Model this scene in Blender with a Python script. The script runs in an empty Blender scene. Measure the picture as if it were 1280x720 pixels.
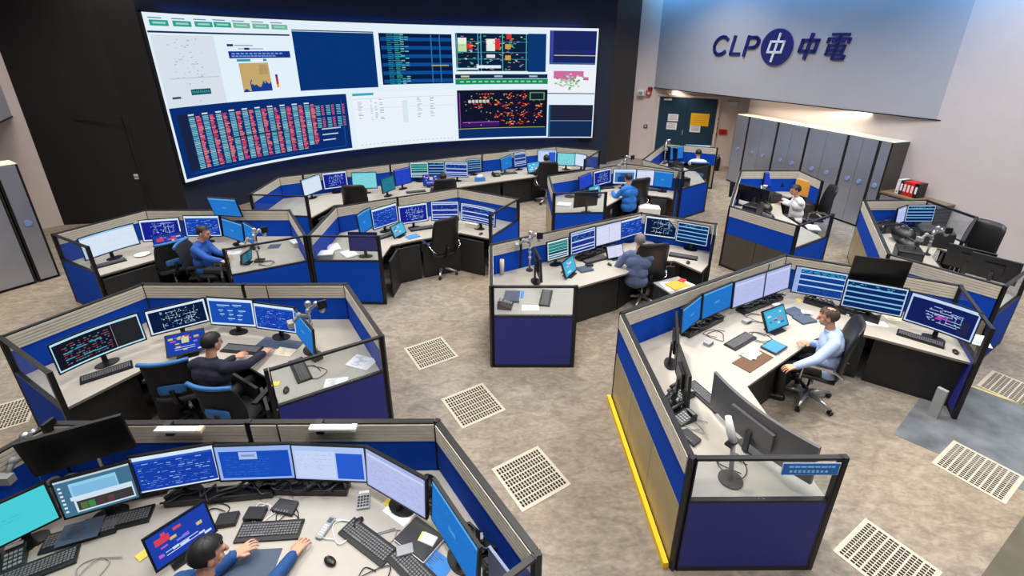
import bpy, bmesh, math, random
from mathutils import Vector, Matrix, Euler
from mathutils.geometry import tessellate_polygon
PI = math.pi
scene = bpy.context.scene
COL = scene.collection
R = math.radians

# ------------------------------------------------------------------ materials
def lin(c):
    return tuple((x/255/12.92) if x/255 <= .04045 else ((x/255+.055)/1.055)**2.4 for x in c[:3])

MATS = {}
def mat(name, rgb, rough=.5, metal=0., noise=0., scale=30., bump=0., spec=.5):
    if name in MATS: return MATS[name]
    m = bpy.data.materials.new(name); m.use_nodes = True
    nt = m.node_tree; b = nt.nodes['Principled BSDF']
    c = lin(rgb)
    b.inputs['Base Color'].default_value = (*c, 1)
    b.inputs['Roughness'].default_value = rough
    b.inputs['Metallic'].default_value = metal
    b.inputs['Specular IOR Level'].default_value = spec
    if noise or bump:
        tc = nt.nodes.new('ShaderNodeTexCoord'); nz = nt.nodes.new('ShaderNodeTexNoise')
        nz.inputs['Scale'].default_value = scale; nz.inputs['Detail'].default_value = 4
        nt.links.new(tc.outputs['Object'], nz.inputs['Vector'])
        if noise:
            rmp = nt.nodes.new('ShaderNodeValToRGB')
            rmp.color_ramp.elements[0].position = .3; rmp.color_ramp.elements[1].position = .7
            rmp.color_ramp.elements[0].color = (*[x*(1-noise) for x in c], 1)
            rmp.color_ramp.elements[1].color = (*[min(1, x*(1+noise)) for x in c], 1)
            nt.links.new(nz.outputs['Fac'], rmp.inputs['Fac'])
            nt.links.new(rmp.outputs['Color'], b.inputs['Base Color'])
        if bump:
            bp = nt.nodes.new('ShaderNodeBump'); bp.inputs['Strength'].default_value = bump; bp.inputs['Distance'].default_value = .01
            nt.links.new(nz.outputs['Fac'], bp.inputs['Height']); nt.links.new(bp.outputs['Normal'], b.inputs['Normal'])
    MATS[name] = m
    return m

def glass_mat():
    m = bpy.data.materials.new('clear_glass'); m.use_nodes = True
    nt = m.node_tree; nt.nodes.clear()
    o = nt.nodes.new('ShaderNodeOutputMaterial'); mx = nt.nodes.new('ShaderNodeMixShader')
    t = nt.nodes.new('ShaderNodeBsdfTransparent'); t.inputs['Color'].default_value = (.90, .93, .95, 1)
    g = nt.nodes.new('ShaderNodeBsdfGlossy'); g.inputs['Roughness'].default_value = .04
    mx.inputs[0].default_value = .07
    nt.links.new(t.outputs[0], mx.inputs[1]); nt.links.new(g.outputs[0], mx.inputs[2])
    nt.links.new(mx.outputs[0], o.inputs[0])
    return m

def screen_mat(name='lit_screen', strength=1.0):
    m = bpy.data.materials.new(name); m.use_nodes = True
    nt = m.node_tree; nt.nodes.clear()
    o = nt.nodes.new('ShaderNodeOutputMaterial'); e = nt.nodes.new('ShaderNodeEmission')
    a = nt.nodes.new('ShaderNodeAttribute'); a.attribute_name = 'Col'
    e.inputs['Strength'].default_value = strength
    nt.links.new(a.outputs['Color'], e.inputs['Color']); nt.links.new(e.outputs[0], o.inputs[0])
    return m

def floor_mat():
    m = bpy.data.materials.new('mottled_carpet'); m.use_nodes = True
    nt = m.node_tree; b = nt.nodes['Principled BSDF']; b.inputs['Roughness'].default_value = .95; b.inputs['Specular IOR Level'].default_value = .15
    tc = nt.nodes.new('ShaderNodeTexCoord')
    mp = nt.nodes.new('ShaderNodeMapping'); mp.inputs['Rotation'].default_value = (0, 0, -1.0115); mp.inputs['Scale'].default_value = (1.0, 1.9, 1)
    nt.links.new(tc.outputs['Object'], mp.inputs['Vector'])
    def nz(sc, det, dis, src):
        n = nt.nodes.new('ShaderNodeTexNoise'); n.inputs['Scale'].default_value = sc; n.inputs['Detail'].default_value = det; n.inputs['Distortion'].default_value = dis
        nt.links.new(src, n.inputs['Vector']); return n
    n1 = nz(3.2, 7, 1.4, mp.outputs[0]); n2 = nz(16, 5, .6, mp.outputs[0]); n3 = nz(.22, 2, 0, tc.outputs['Object'])
    mx = nt.nodes.new('ShaderNodeMix'); mx.data_type = 'FLOAT'; mx.inputs[0].default_value = .42
    nt.links.new(n1.outputs['Fac'], mx.inputs[2]); nt.links.new(n2.outputs['Fac'], mx.inputs[3])
    r = nt.nodes.new('ShaderNodeValToRGB'); cr = r.color_ramp
    cr.elements[0].position = .34; cr.elements[0].color = (*lin((122, 115, 107)), 1)
    cr.elements[1].position = .66; cr.elements[1].color = (*lin((164, 155, 143)), 1)
    e = cr.elements.new(.5); e.color = (*lin((143, 135, 125)), 1)
    nt.links.new(mx.outputs[0], r.inputs['Fac'])
    r2 = nt.nodes.new('ShaderNodeValToRGB')
    r2.color_ramp.elements[0].position = .4; r2.color_ramp.elements[0].color = (.93, .95, 1, 1)
    r2.color_ramp.elements[1].position = .6; r2.color_ramp.elements[1].color = (1.0, .93, .83, 1)
    nt.links.new(n3.outputs['Fac'], r2.inputs['Fac'])
    mul = nt.nodes.new('ShaderNodeMix'); mul.data_type = 'RGBA'; mul.blend_type = 'MULTIPLY'; mul.inputs[0].default_value = 1
    nt.links.new(r.outputs[0], mul.inputs[6]); nt.links.new(r2.outputs[0], mul.inputs[7])
    nt.links.new(mul.outputs[2], b.inputs['Base Color'])
    bp = nt.nodes.new('ShaderNodeBump'); bp.inputs['Strength'].default_value = .25; bp.inputs['Distance'].default_value = .01
    nt.links.new(n2.outputs['Fac'], bp.inputs['Height']); nt.links.new(bp.outputs[0], b.inputs['Normal'])
    return m

M_FLOOR = floor_mat(); M_GLASS = glass_mat(); M_SCREEN = screen_mat(); M_VIDEO = screen_mat('video_wall_light', 1.0)
M_SLAT = mat('ribbed_beige_rail', (216, 209, 194), .45, noise=.06, scale=8)
M_FABRIC = mat('royal_blue_fabric', (5, 70, 184), .9, noise=.15, scale=200, spec=.2)
M_NAVY = mat('navy_laminate', (36, 44, 132), .55, noise=.05, scale=6)
M_KICK = mat('brass_laminate', (172, 156, 118), .4, metal=.15, noise=.08, scale=5)
M_FRAME = mat('black_aluminium', (16, 16, 20), .45)
M_TRIM = mat('grey_cap_trim', (96, 98, 100), .4, metal=.3)
M_TOP = mat('pale_worktop', (172, 167, 158), .45, noise=.03, scale=12)
M_EDGE = mat('worktop_edge', (128, 122, 114), .5)
M_BASE = mat('charcoal_base', (30, 29, 32), .55, noise=.1, scale=10)
M_BLACK = mat('black_plastic', (14, 14, 16), .38)
M_DARK = mat('dark_grey_plastic', (42, 43, 47), .45)
M_KEY = mat('keycap_grey', (104, 104, 108), .5)
M_OFF = mat('dark_display_glass', (20, 20, 22), .25)
M_SILVER = mat('silver_metal', (190, 192, 196), .3, metal=.8)
M_WHITE = mat('white_plastic', (228, 228, 226), .4)
M_GREY = mat('grey_plastic', (150, 152, 154), .45)
M_PAPER = mat('white_paper', (236, 236, 240), .8)
M_CREAM = mat('cream_card', (214, 204, 180), .8)
M_YELLOW = mat('yellow_note', (236, 212, 96), .8)
M_YPAINT = mat('yellow_safety_edge', (246, 200, 16), .5)
M_ORANGE = mat('orange_card', (232, 164, 62), .8)
M_RED = mat('red_binder', (206, 34, 30), .45)
M_BLUECARD = mat('blue_card', (54, 132, 208), .6)
M_SLATE = mat('slate_blue_cover', (62, 76, 98), .6)
M_BROWN = mat('brown_board', (96, 64, 38), .6)
M_LEATHER = mat('black_leather', (20, 20, 22), .42, noise=.2, scale=60, bump=.15)
M_MESHF = mat('black_mesh_fabric', (26, 27, 30), .8, noise=.2, scale=150)
M_CHBLUE = mat('blue_chair_trim', (46, 112, 176), .5)
M_CHROME = mat('polished_chrome', (196, 198, 202), .15, metal=1.)
M_WALL_DARK = mat('dark_acoustic_wall', (44, 40, 40), .85, noise=.06, scale=4, spec=.2)
M_GROOVE = mat('rail_groove', (128, 122, 110), .6)
M_WALL_LAV = mat('lavender_grey_wall', (212, 202, 202), .8, noise=.02, scale=3)
M_WALL_BEIGE = mat('beige_wall_paint', (224, 208, 200), .8, noise=.02, scale=3)
M_WALL_GREY = mat('grey_wall_paint', (178, 178, 186), .75, noise=.02, scale=2)
M_BAY = mat('bay_with_blue_glow', (44, 50, 68), .8, noise=.06, scale=3, spec=.2)  # blue glow around the screen is put into this wall colour
M_COLUMN = mat('brown_grey_column', (62, 54, 50), .7, noise=.06, scale=3)
M_CAB = mat('brushed_cabinet_metal', (168, 172, 184), .28, metal=.55, noise=.05, scale=3)
M_CABDARK = mat('dark_cabinet_side', (74, 68, 60), .55)
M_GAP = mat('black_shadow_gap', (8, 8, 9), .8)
M_KNOB = mat('blue_round_lock', (150, 166, 222), .25, metal=.2)
M_DOOR = mat('dark_teal_door', (14, 54, 78), .5, noise=.08, scale=4)
M_GRILLE = mat('cream_floor_tile', (188, 180, 164), .55)
M_HOLE = mat('floor_void', (24, 22, 21), .9)
M_LOGO = mat('deep_blue_sign_metal', (30, 34, 112), .35)
M_LOGOW = mat('white_sign_face', (232, 234, 240), .4)
M_SIGN = mat('blue_sign_plate', (16, 112, 214), .45)
M_SIGNTXT = mat('pale_sign_text', (160, 220, 246), .5)
M_SKIN = mat('skin', (206, 150, 122), .5)
M_HAIR = mat('dark_hair', (20, 17, 17), .55, noise=.3, scale=80)
M_HAIRG = mat('brown_grey_hair', (74, 56, 44), .55, noise=.3, scale=80)

# ------------------------------------------------------------------ mesh builder
class MB:
    def __init__(s): s.v = []; s.f = []; s.m = []; s.smooth = []
    def add(s, vs, fs, mi=0, sm=False):
        o = len(s.v); s.v += [tuple(v) for v in vs]
        for f in fs:
            s.f.append(tuple(o+i for i in f)); s.m.append(mi); s.smooth.append(sm)
        return s
    def box(s, c, d, rz=0, mi=0, mtx=None):
        x, y, z = d[0]/2, d[1]/2, d[2]/2
        vs = [Vector((sx*x, sy*y, sz*z)) for sz in (-1, 1) for sy in (-1, 1) for sx in (-1, 1)]
        if mtx is None: mtx = Matrix.Translation(c) @ Matrix.Rotation(rz, 4, 'Z')
        vs = [mtx @ v for v in vs]
        return s.add(vs, [(0, 2, 3, 1), (4, 5, 7, 6), (0, 1, 5, 4), (2, 6, 7, 3), (0, 4, 6, 2), (1, 3, 7, 5)], mi)
    def beam(s, a, b, w, z0, z1, mi=0):           # vertical slab between two plan points
        a = Vector(a[:2]); b = Vector(b[:2]); d = b-a
        return s.box(((a.x+b.x)/2, (a.y+b.y)/2, (z0+z1)/2), (d.length, w, z1-z0), math.atan2(d.y, d.x), mi)
    def tube(s, pts, r, n=8, mi=0, caps=True, sm=True):
        pts = [Vector(p) for p in pts]
        rr = r if isinstance(r, (list, tuple)) else [r]*len(pts)
        rings = []; o = len(s.v)
        up = Vector((0, 0, 1))
        prev = None
        for i, p in enumerate(pts):
            t = (pts[min(i+1, len(pts)-1)]-pts[max(i-1, 0)])
            t = t.normalized() if t.length > 1e-9 else Vector((0, 0, 1))
            if prev is None:
                a = t.cross(up); a = a.normalized() if a.length > 1e-3 else Vector((1, 0, 0))
            else:
                a = (prev - t*prev.dot(t)); a = a.normalized() if a.length > 1e-6 else t.orthogonal().normalized()
            prev = a; b = t.cross(a)
            for k in range(n):
                q = 2*PI*k/n; s.v.append(tuple(p+(a*math.cos(q)+b*math.sin(q))*rr[i]))
        for i in range(len(pts)-1):
            for k in range(n):
                k2 = (k+1) % n
                s.f.append((o+i*n+k, o+i*n+k2, o+(i+1)*n+k2, o+(i+1)*n+k)); s.m.append(mi); s.smooth.append(sm)
        if caps:
            s.f.append(tuple(o+k for k in reversed(range(n)))); s.m.append(mi); s.smooth.append(False)
            e = o+(len(pts)-1)*n
            s.f.append(tuple(e+k for k in range(n))); s.m.append(mi); s.smooth.append(False)
        return s
    def cyl(s, c, r, h, n=16, mi=0, r2=None, axis=(0, 0, 1)):
        c = Vector(c); ax = Vector(axis).normalized()
        return s.tube([c, c+ax*h], [r, r if r2 is None else r2], n, mi)
    def ball(s, c, rad, n=10, mi=0, mtx=None):
        rx, ry, rz = rad if isinstance(rad, (tuple, list)) else (rad,)*3
        c = Vector(c); vs = []; fs = []; m_ = max(5, n//2+1)
        for i in range(m_+1):
            th = PI*i/m_
            for k in range(n):
                ph = 2*PI*k/n
                v = Vector((rx*math.sin(th)*math.cos(ph), ry*math.sin(th)*math.sin(ph), rz*math.cos(th)))
                vs.append(c+(mtx @ v if mtx else v))
        for i in range(m_):
            for k in range(n):
                k2 = (k+1) % n
                fs.append((i*n+k, (i+1)*n+k, (i+1)*n+k2, i*n+k2))
        return s.add(vs, fs, mi, True)
    def prism(s, poly, z0, z1, mi=0, side_mi=None):
        poly = [Vector((p[0], p[1], 0)) for p in poly]; n = len(poly)
        area = sum(poly[i].x*poly[(i+1) % n].y-poly[(i+1) % n].x*poly[i].y for i in range(n))
        if area < 0: poly.reverse()
        tri = tessellate_polygon([poly]); o = len(s.v)
        for z in (z0, z1): s.v += [(p.x, p.y, z) for p in poly]
        for t in tri:
            a, b, c = t
            cr = (poly[b]-poly[a]).cross(poly[c]-poly[a]).z
            if cr < 0: b, c = c, b
            s.f.append((o+n+a, o+n+b, o+n+c)); s.m.append(mi); s.smooth.append(False)
            s.f.append((o+c, o+b, o+a)); s.m.append(mi); s.smooth.append(False)
        for i in range(n):
            j = (i+1) % n
            s.f.append((o+i, o+j, o+n+j, o+n+i)); s.m.append(mi if side_mi is None else side_mi); s.smooth.append(False)
        return s
    def mesh(s, name, mats, offset=None):
        me = bpy.data.meshes.new(name)
        vs = s.v if offset is None else [(v[0]-offset[0], v[1]-offset[1], v[2]-offset[2]) for v in s.v]
        me.from_pydata(vs, [], s.f)
        for m_ in (mats if isinstance(mats, (list, tuple)) else [mats]): me.materials.append(m_)
        me.polygons.foreach_set('material_index', s.m); me.polygons.foreach_set('use_smooth', s.smooth)
        me.update()
        return me

def tag(o, label=None, cat=None, group=None, kind=None):
    if label: o['label'] = label
    if cat: o['category'] = cat
    if group: o['group'] = group
    if kind: o['kind'] = kind
    return o
def link(name, data, parent=None, loc=None, rz=None):
    o = bpy.data.objects.new(name, data); COL.objects.link(o)
    if parent is not None: o.parent = parent
    if loc is not None: o.location = loc
    if rz is not None: o.rotation_euler = (0, 0, rz)
    return o
def thing(name, label, cat, loc=(0, 0, 0), rz=0, group=None):
    return tag(link(name, None, None, loc, rz), label, cat, group)
def part(name, mb, mats, parent, label=None, bevel=0):
    o = link(name, mb.mesh(name, mats) if isinstance(mb, MB) else mb, parent)
    if label: o['label'] = label
    if bevel:
        b = o.modifiers.new('edge', 'BEVEL'); b.width = bevel; b.segments = 2; b.limit_method = 'ANGLE'
    return o
def solo(name, mb, mats, label, cat, loc=(0, 0, 0), rz=0, group=None):
    return tag(link(name, mb.mesh(name, mats), None, loc, rz), label, cat, group)
def struct(name, mb, mats):
    return tag(link(name, mb.mesh(name, mats)), kind='structure')

# ------------------------------------------------------------------ screen drawing: coloured flat fields on a lit display
class Screen:
    """rects in unit coordinates (0..1 from left/bottom), later ones in front"""
    def __init__(s, bg): s.r = [(0, 0, 1, 1, bg)]
    def rect(s, x0, y0, x1, y1, c): s.r.append((x0, y0, x1, y1, c)); return s
    def mesh(s, name, fn, nsub=1, step=.0004, mats=None):
        vs = []; fs = []; cols = []; lay = []
        for k, (x0, y0, x1, y1, c) in enumerate(s.r):      # each field lies one step in front of whatever it covers
            l_ = 0
            for j in range(k):
                q = s.r[j]
                if lay[j] >= l_ and q[0] < x1 and q[2] > x0 and q[1] < y1 and q[3] > y0: l_ = lay[j]+1
            lay.append(l_)
            n = max(1, int(math.ceil(nsub*(x1-x0))))
            dep = step*l_
            for i in range(n):
                a = x0+(x1-x0)*i/n; b = x0+(x1-x0)*(i+1)/n; o = len(vs)
                vs += [fn(a, y0, dep), fn(b, y0, dep), fn(b, y1, dep), fn(a, y1, dep)]
                fs.append((o, o+1, o+2, o+3)); cols.append((*lin(c), 1))
        me = bpy.data.meshes.new(name); me.from_pydata(vs, [], fs)
        at = me.attributes.new('Col', 'FLOAT_COLOR', 'FACE')
        at.data.foreach_set('color', [x for c in cols for x in c])
        me.materials.append(mats or M_SCREEN); me.update()
        return me

def mix(a, b, t): return tuple(a[i]+(b[i]-a[i])*t for i in range(3))
def content(kind, seed):
    rnd = random.Random(seed)
    def dashes(S, x0, y0, x1, y1, rows, c, fill=.6, hgt=.35, cw=.06):
        for r in range(rows):
            y = y1-(r+.8)*(y1-y0)/rows; h = (y1-y0)/rows*hgt; x = x0
            while x < x1-.01:
                w = cw*(.4+rnd.random()*1.4); w = min(w, x1-x)
                if rnd.random() < fill: S.rect(x, y, x+w*.8, y+h, c if not isinstance(c, list) else rnd.choice(c))
                x += w+.012
    W_ = (214, 232, 250)
    if kind == 'white':
        S = Screen((150, 196, 232)).rect(.01, .03, .99, .93, (214, 228, 244))
        dashes(S, .04, .1, .96, .88, 9, (196, 214, 234), .25, .2)
    elif kind == 'cyan':
        S = Screen((74, 204, 214)); dashes(S, .12, .45, .6, .62, 2, (58, 182, 196), .8, .2)
    elif kind == 'plain':
        S = Screen((36, 116, 200)); S.rect(0, .93, 1, 1, (96, 170, 226)); S.rect(.4, .42, .56, .52, (70, 146, 214))
        dashes(S, .06, .1, .94, .86, 8, (52, 132, 210), .25, .2)
    elif kind == 'table':
        S = Screen(W_).rect(.02, .04, .98, .9, (24, 62, 168))
        S.rect(.02, .84, .98, .9, (40, 90, 190))
        dashes(S, .06, .1, .94, .82, 13, [(86, 136, 214), (60, 108, 204), (150, 190, 236)], .55, .35)
    elif kind == 'sparse':
        S = Screen(W_).rect(.03, .07, .97, .9, (26, 78, 176))
        for x, y, w in ((.2, .74, .28), (.55, .76, .2), (.22, .55, .1), (.42, .55, .12), (.66, .55, .16), (.24, .4, .1), (.44, .4, .1), (.62, .38, .12), (.4, .24, .16), (.62, .22, .1)):
            S.rect(x, y, x+w, y+.035, (176, 208, 240))
            S.rect(x+.02, y-.05, x+w*.6, y-.03, (110, 160, 220))
    elif kind in ('diagram', 'darkdiagram', 'greydiagram'):
        bg = {'diagram': (24, 34, 142), 'darkdiagram': (14, 28, 62), 'greydiagram': (30, 40, 110)}[kind]
        S = Screen(W_).rect(.03, .05, .97, .91, bg); S.rect(.1 if kind == 'darkdiagram' else .03, .05, .1, .9, bg)
        c = [(150, 180, 226), (110, 150, 214), (190, 206, 236)]
        if kind == 'darkdiagram': c = [(140, 176, 200), (92, 144, 186), (200, 214, 224)]
        for i in range(26):
            x = .22+rnd.random()*.58; y = .14+rnd.random()*.68
            if rnd.random() < .5: S.rect(x, y, min(.86, x+.06+rnd.random()*.2), y+.014, rnd.choice(c))
            else: S.rect(x, y, x+.009, min(.86, y+.08+rnd.random()*.2), rnd.choice(c))
        for i in range(46):
            x = .2+rnd.random()*.64; y = .12+rnd.random()*.7
            S.rect(x, y, x+.022, y+.034, rnd.choice(c))
    elif kind == 'linediagram':
        S = Screen((190, 214, 244)).rect(.025, .04, .975, .9, (22, 32, 92))
        S.rect(.76, .12, .92, .56, (34, 40, 74))
        c = [(168, 190, 230), (120, 156, 216)]
        for (x, y, w) in ((.36, .74, .12), (.5, .7, .1), (.3, .62, .14), (.46, .6, .3), (.26, .52, .4), (.64, .66, .16), (.28, .42, .1), (.3, .34, .08), (.62, .42, .18), (.6, .32, .2), (.46, .24, .3), (.4, .5, .14)):
            S.rect(x, y, x+w, y+.022, c[0])
        for (x, y, h) in ((.48, .6, .12), (.64, .52, .16), (.7, .4, .26), (.78, .4, .3), (.58, .26, .22), (.74, .24, .1)):
            S.rect(x, y, x+.012, y+h, c[1])
        for i in range(26): x = .28+rnd.random()*.5; y = .26+rnd.random()*.46; S.rect(x, y, x+.02, y+.034, c[0])
        for x, y, w in ((.4, .46, .2), (.44, .41, .22), (.42, .36, .1)): S.rect(x, y, x+w, y+.03, (196, 80, 190))
    elif kind == 'bands':
        S = Screen((184, 206, 240)).rect(.03, .04, .97, .93, (30, 44, 134))
        for y in (.84, .52, .27, .14): S.rect(.03, y, .97, y+.055, (196, 214, 244))
        dashes(S, .06, .6, .94, .82, 4, [(70, 116, 200), (60, 190, 190)], .6, .3)
        dashes(S, .06, .34, .94, .5, 3, (58, 84, 176), .5, .3)
    elif kind == 'cyanbands':
        S = Screen((180, 210, 240)).rect(.1, .03, .98, .94, (20, 62, 140)); S.rect(0, 0, .09, 1, (150, 176, 226))
        for y in (.3, .52, .74): S.rect(.1, y, .98, y+.05, (180, 208, 236))
        dashes(S, .12, .78, .96, .92, 3, (64, 196, 200), .7, .4, .1); dashes(S, .12, .1, .96, .28, 3, (50, 100, 176), .6, .3)
    elif kind == 'navybands':
        S = Screen((190, 214, 240)).rect(.02, .03, .98, .95, (16, 40, 96))
        for y in (.2, .36, .56, .76): S.rect(.02, y, .98, y+.05, (130, 190, 226))
        dashes(S, .05, .8, .95, .94, 2, (96, 200, 210), .5, .3)
    elif kind == 'greenbands':
        S = Screen((214, 236, 240)).rect(.03, .05, .97, .92, (18, 58, 92))
        for i in range(6): S.rect(.03, .42+i*.085, .97, .46+i*.085, (54, 176, 150) if i % 2 else (150, 222, 214))
        for y in (.12, .24): S.rect(.03, y, .97, y+.06, (206, 230, 240))
    elif kind == 'page':
        S = Screen((168, 180, 228)).rect(.02, .04, .98, .9, (184, 192, 236))
        S.rect(.02, .84, .98, .9, (206, 214, 244))
        dashes(S, .05, .12, .95, .8, 12, (158, 166, 222), .5, .22)
    elif kind == 'whitepage':
        S = Screen((196, 214, 244)).rect(.03, .05, .97, .9, (216, 220, 244))
        dashes(S, .06, .12, .94, .86, 11, (186, 192, 232), .5, .22, .1); S.rect(.5, .06, .52, .88, (190, 180, 226))
    elif kind == 'halfpage':
        S = Screen((176, 198, 240)).rect(.03, .05, .58, .86, (198, 212, 246)); S.rect(.6, .05, .97, .82, (42, 92, 204))
        dashes(S, .05, .3, .56, .84, 9, (166, 184, 234), .6, .2)
    elif kind == 'window':
        S = Screen((150, 178, 236)).rect(.04, .06, .96, .86, (26, 78, 186))
        dashes(S, .1, .14, .7, .74, 8, (46, 100, 200), .5, .3)
        S.rect(.3, .62, .54, .84, (170, 190, 232)); S.rect(.33, .7, .51, .76, (120, 150, 214))
    elif kind == 'desktop':
        S = Screen((66, 112, 140)).rect(0, .95, 1, 1, (190, 206, 214))
        for i in range(7): S.rect(.03, .12+i*.11, .07, .17+i*.11, (214, 230, 240))
        S.rect(.17, .46, .8, .86, (146, 204, 232)); S.rect(.2, .5, .78, .78, (126, 184, 222)); S.rect(.14, .4, .97, .5, (206, 226, 240))
        S.rect(.17, .06, .97, .42, (206, 222, 234)); S.rect(.2, .1, .95, .36, (54, 60, 58))
        for x, c in ((.24, (86, 110, 60)), (.34, (60, 132, 76)), (.46, (84, 52, 58)), (.6, (92, 60, 66)), (.76, (70, 56, 60))): S.rect(x, .12, x+.09, .3, c)
    elif kind == 'graph':
        S = Screen((176, 222, 244)).rect(.012, .05, .985, .93, (24, 22, 34)); S.rect(.67, .05, .676, .93, (150, 150, 140))
        S.rect(.68, .07, .98, .92, (36, 38, 44))
        for r in range(9):
            y = .14+r*.08
            for k in range(17):
                if rnd.random() < .62: x = .1+k*.032; S.rect(x, y, x+.018+.012*rnd.random(), y+.03, rnd.choice([(150, 60, 84), (150, 60, 84), (70, 150, 176), (120, 90, 110)]))
        for x, y, w in ((.1, .52, .1), (.24, .55, .12), (.4, .58, .14), (.1, .3, .1), (.3, .24, .14), (.44, .22, .12)): S.rect(x, y, x+w, y+.035, (48, 160, 190))
    elif kind == 'tiles':
        S = Screen((30, 64, 168))
        for i in range(16):
            x = .04+rnd.random()*.8; y = .05+rnd.random()*.8
            S.rect(x, y, x+.06+rnd.random()*.1, y+.05+rnd.random()*.06, rnd.choice([(216, 70, 96), (220, 226, 240), (206, 190, 120), (120, 120, 220), (190, 90, 190), (210, 220, 240)]))
        S.rect(.1, .62, .34, .82, (208, 66, 86)) if seed % 2 == 0 else S.rect(.4, .5, .6, .8, (214, 206, 160))
        for y in (.2, .3): S.rect(.2, y, .75, y+.025, (200, 212, 240))
    elif kind == 'panel':
        S = Screen((70, 170, 214)).rect(.06, .06, .94, .9, (80, 184, 222))
        for i in range(10):
            x = .1+rnd.random()*.65; y = .12+rnd.random()*.65; S.rect(x, y, x+.08+rnd.random()*.14, y+.08, rnd.choice([(226, 238, 246), (214, 96, 130), (40, 110, 190), (226, 238, 246)]))
    elif kind == 'tealsheet':
        S = Screen((100, 190, 204)).rect(.03, .05, .97, .95, (130, 212, 220)); dashes(S, .06, .1, .94, .9, 9, (96, 186, 200), .4, .3)
    elif kind == 'teal':
        S = Screen((34, 116, 140)); dashes(S, .06, .1, .94, .9, 8, (60, 150, 170), .5, .3)
    elif kind == 'photo':
        S = Screen(W_).rect(.06, .08, .94, .9, (70, 120, 190)); S.rect(.2, .1, .8, .5, (30, 58, 120)); S.rect(.3, .5, .66, .72, (40, 84, 150)); S.rect(.06, .78, .94, .9, (170, 204, 236))
    elif kind == 'blue':
        S = Screen((36, 66, 190)); S.rect(0, .94, 1, 1, (90, 120, 220)); dashes(S, .08, .1, .92, .88, 9, (50, 84, 204), .5, .3)
    elif kind == 'dusk':
        S = Screen((30, 34, 98)); dashes(S, .08, .1, .92, .9, 7, (44, 50, 122), .4, .3)
    else:
        S = Screen((30, 60, 150))
    return S

# ------------------------------------------------------------------ display with housing, glass front and stand
def monitor(name, label, x, y, zb, yaw, w, h, tilt, kind, seed, desk=.74, stand='foot', curve=0., group=None, back=M_BLACK):
    """width direction e=(cos yaw, sin yaw); the lit face looks along (sin yaw, -cos yaw)"""
    t = thing(name, label, 'tablet' if name.startswith('touch') else 'monitor', (x, y, desk), R(yaw), group)
    z0 = zb-desk; ti = R(tilt)
    bez = .014
    def fn(u, v, d):                     # unit screen coords -> local point (local x right, -y toward viewer)
        cy = curve*(1-(2*u-1)**2)                    # middle of a curved display sits further back
        return Vector(((u-.5)*w, v*h*math.sin(ti)-math.cos(ti)*(d-cy), z0+v*h*math.cos(ti)+math.sin(ti)*(d-cy)))
    nb = 12 if curve else 1
    mb = MB()
    us = [-bez/w+(1+2*bez/w)*i/nb for i in range(nb+1)]; v0, v1 = -bez/h*1.3, 1+bez/h
    th = .03
    vs = []; fs = []
    for u in us:
        vs += [fn(u, v0, -.0015), fn(u, v1, -.0015), fn(u, v1-.01, -th), fn(u, v0+.01, -th)]
    for i in range(nb):
        o = i*4
        fs += [(o, o+4, o+5, o+1), (o+1, o+5, o+6, o+2), (o+2, o+6, o+7, o+3), (o+3, o+7, o+4, o)]
    fs += [(0, 1, 2, 3), (nb*4+3, nb*4+2, nb*4+1, nb*4)]
    mb.add(vs, fs)
    mb.box(fn(.5, .5, -th-.012), (w*.42, .03, h*.5), mtx=Matrix.Translation(fn(.5, .5, -th-.012)) @ Matrix.Rotation(-ti, 4, 'X'))
    part('housing', mb, back, t)
    if kind == 'off':
        sm = MB(); sm.add([fn(0, 0, 0), fn(1, 0, 0), fn(1, 1, 0), fn(0, 1, 0)], [(0, 1, 2, 3)]); part('screen', sm, M_OFF, t)
    else:
        part('screen', content(kind, seed).mesh('screen', fn, 12 if curve else 1), None, t)
    st = MB()
    cb = fn(.5, .4, -th-.02)
    if stand == 'foot':
        st.box((0, cb.y+.012, (cb.z+.012)/2), (.05, .025, cb.z-.012)); part('neck', st, M_DARK, t)
        ft = MB()
        pl = [(.12*math.cos(a), .06+(.085 if math.sin(a) < 0 else .07)*math.sin(a)) for a in [2*PI*k/20 for k in range(20)]]
        ft.prism(pl, .001, .014); part('foot', ft, M_BLACK, t)
    elif stand == 'easel':
        st.tube([(0, cb.y, cb.z), (0, cb.y+.1, .008)], .012, 6); st.box((0, cb.y*.4, .006), (w*.6, .16, .01)); part('easel_foot', st, M_BLACK, t)
    elif stand == 'arm':
        st.tube([(0, cb.y, cb.z), (0, cb.y+.06, cb.z-.02), (.02, cb.y+.13, .3), (.02, cb.y+.13, .005)], .016, 8); st.cyl((.02, cb.y+.13, .001), .05, .012); part('mounting_arm', st, M_SILVER, t)
    return t

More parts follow.
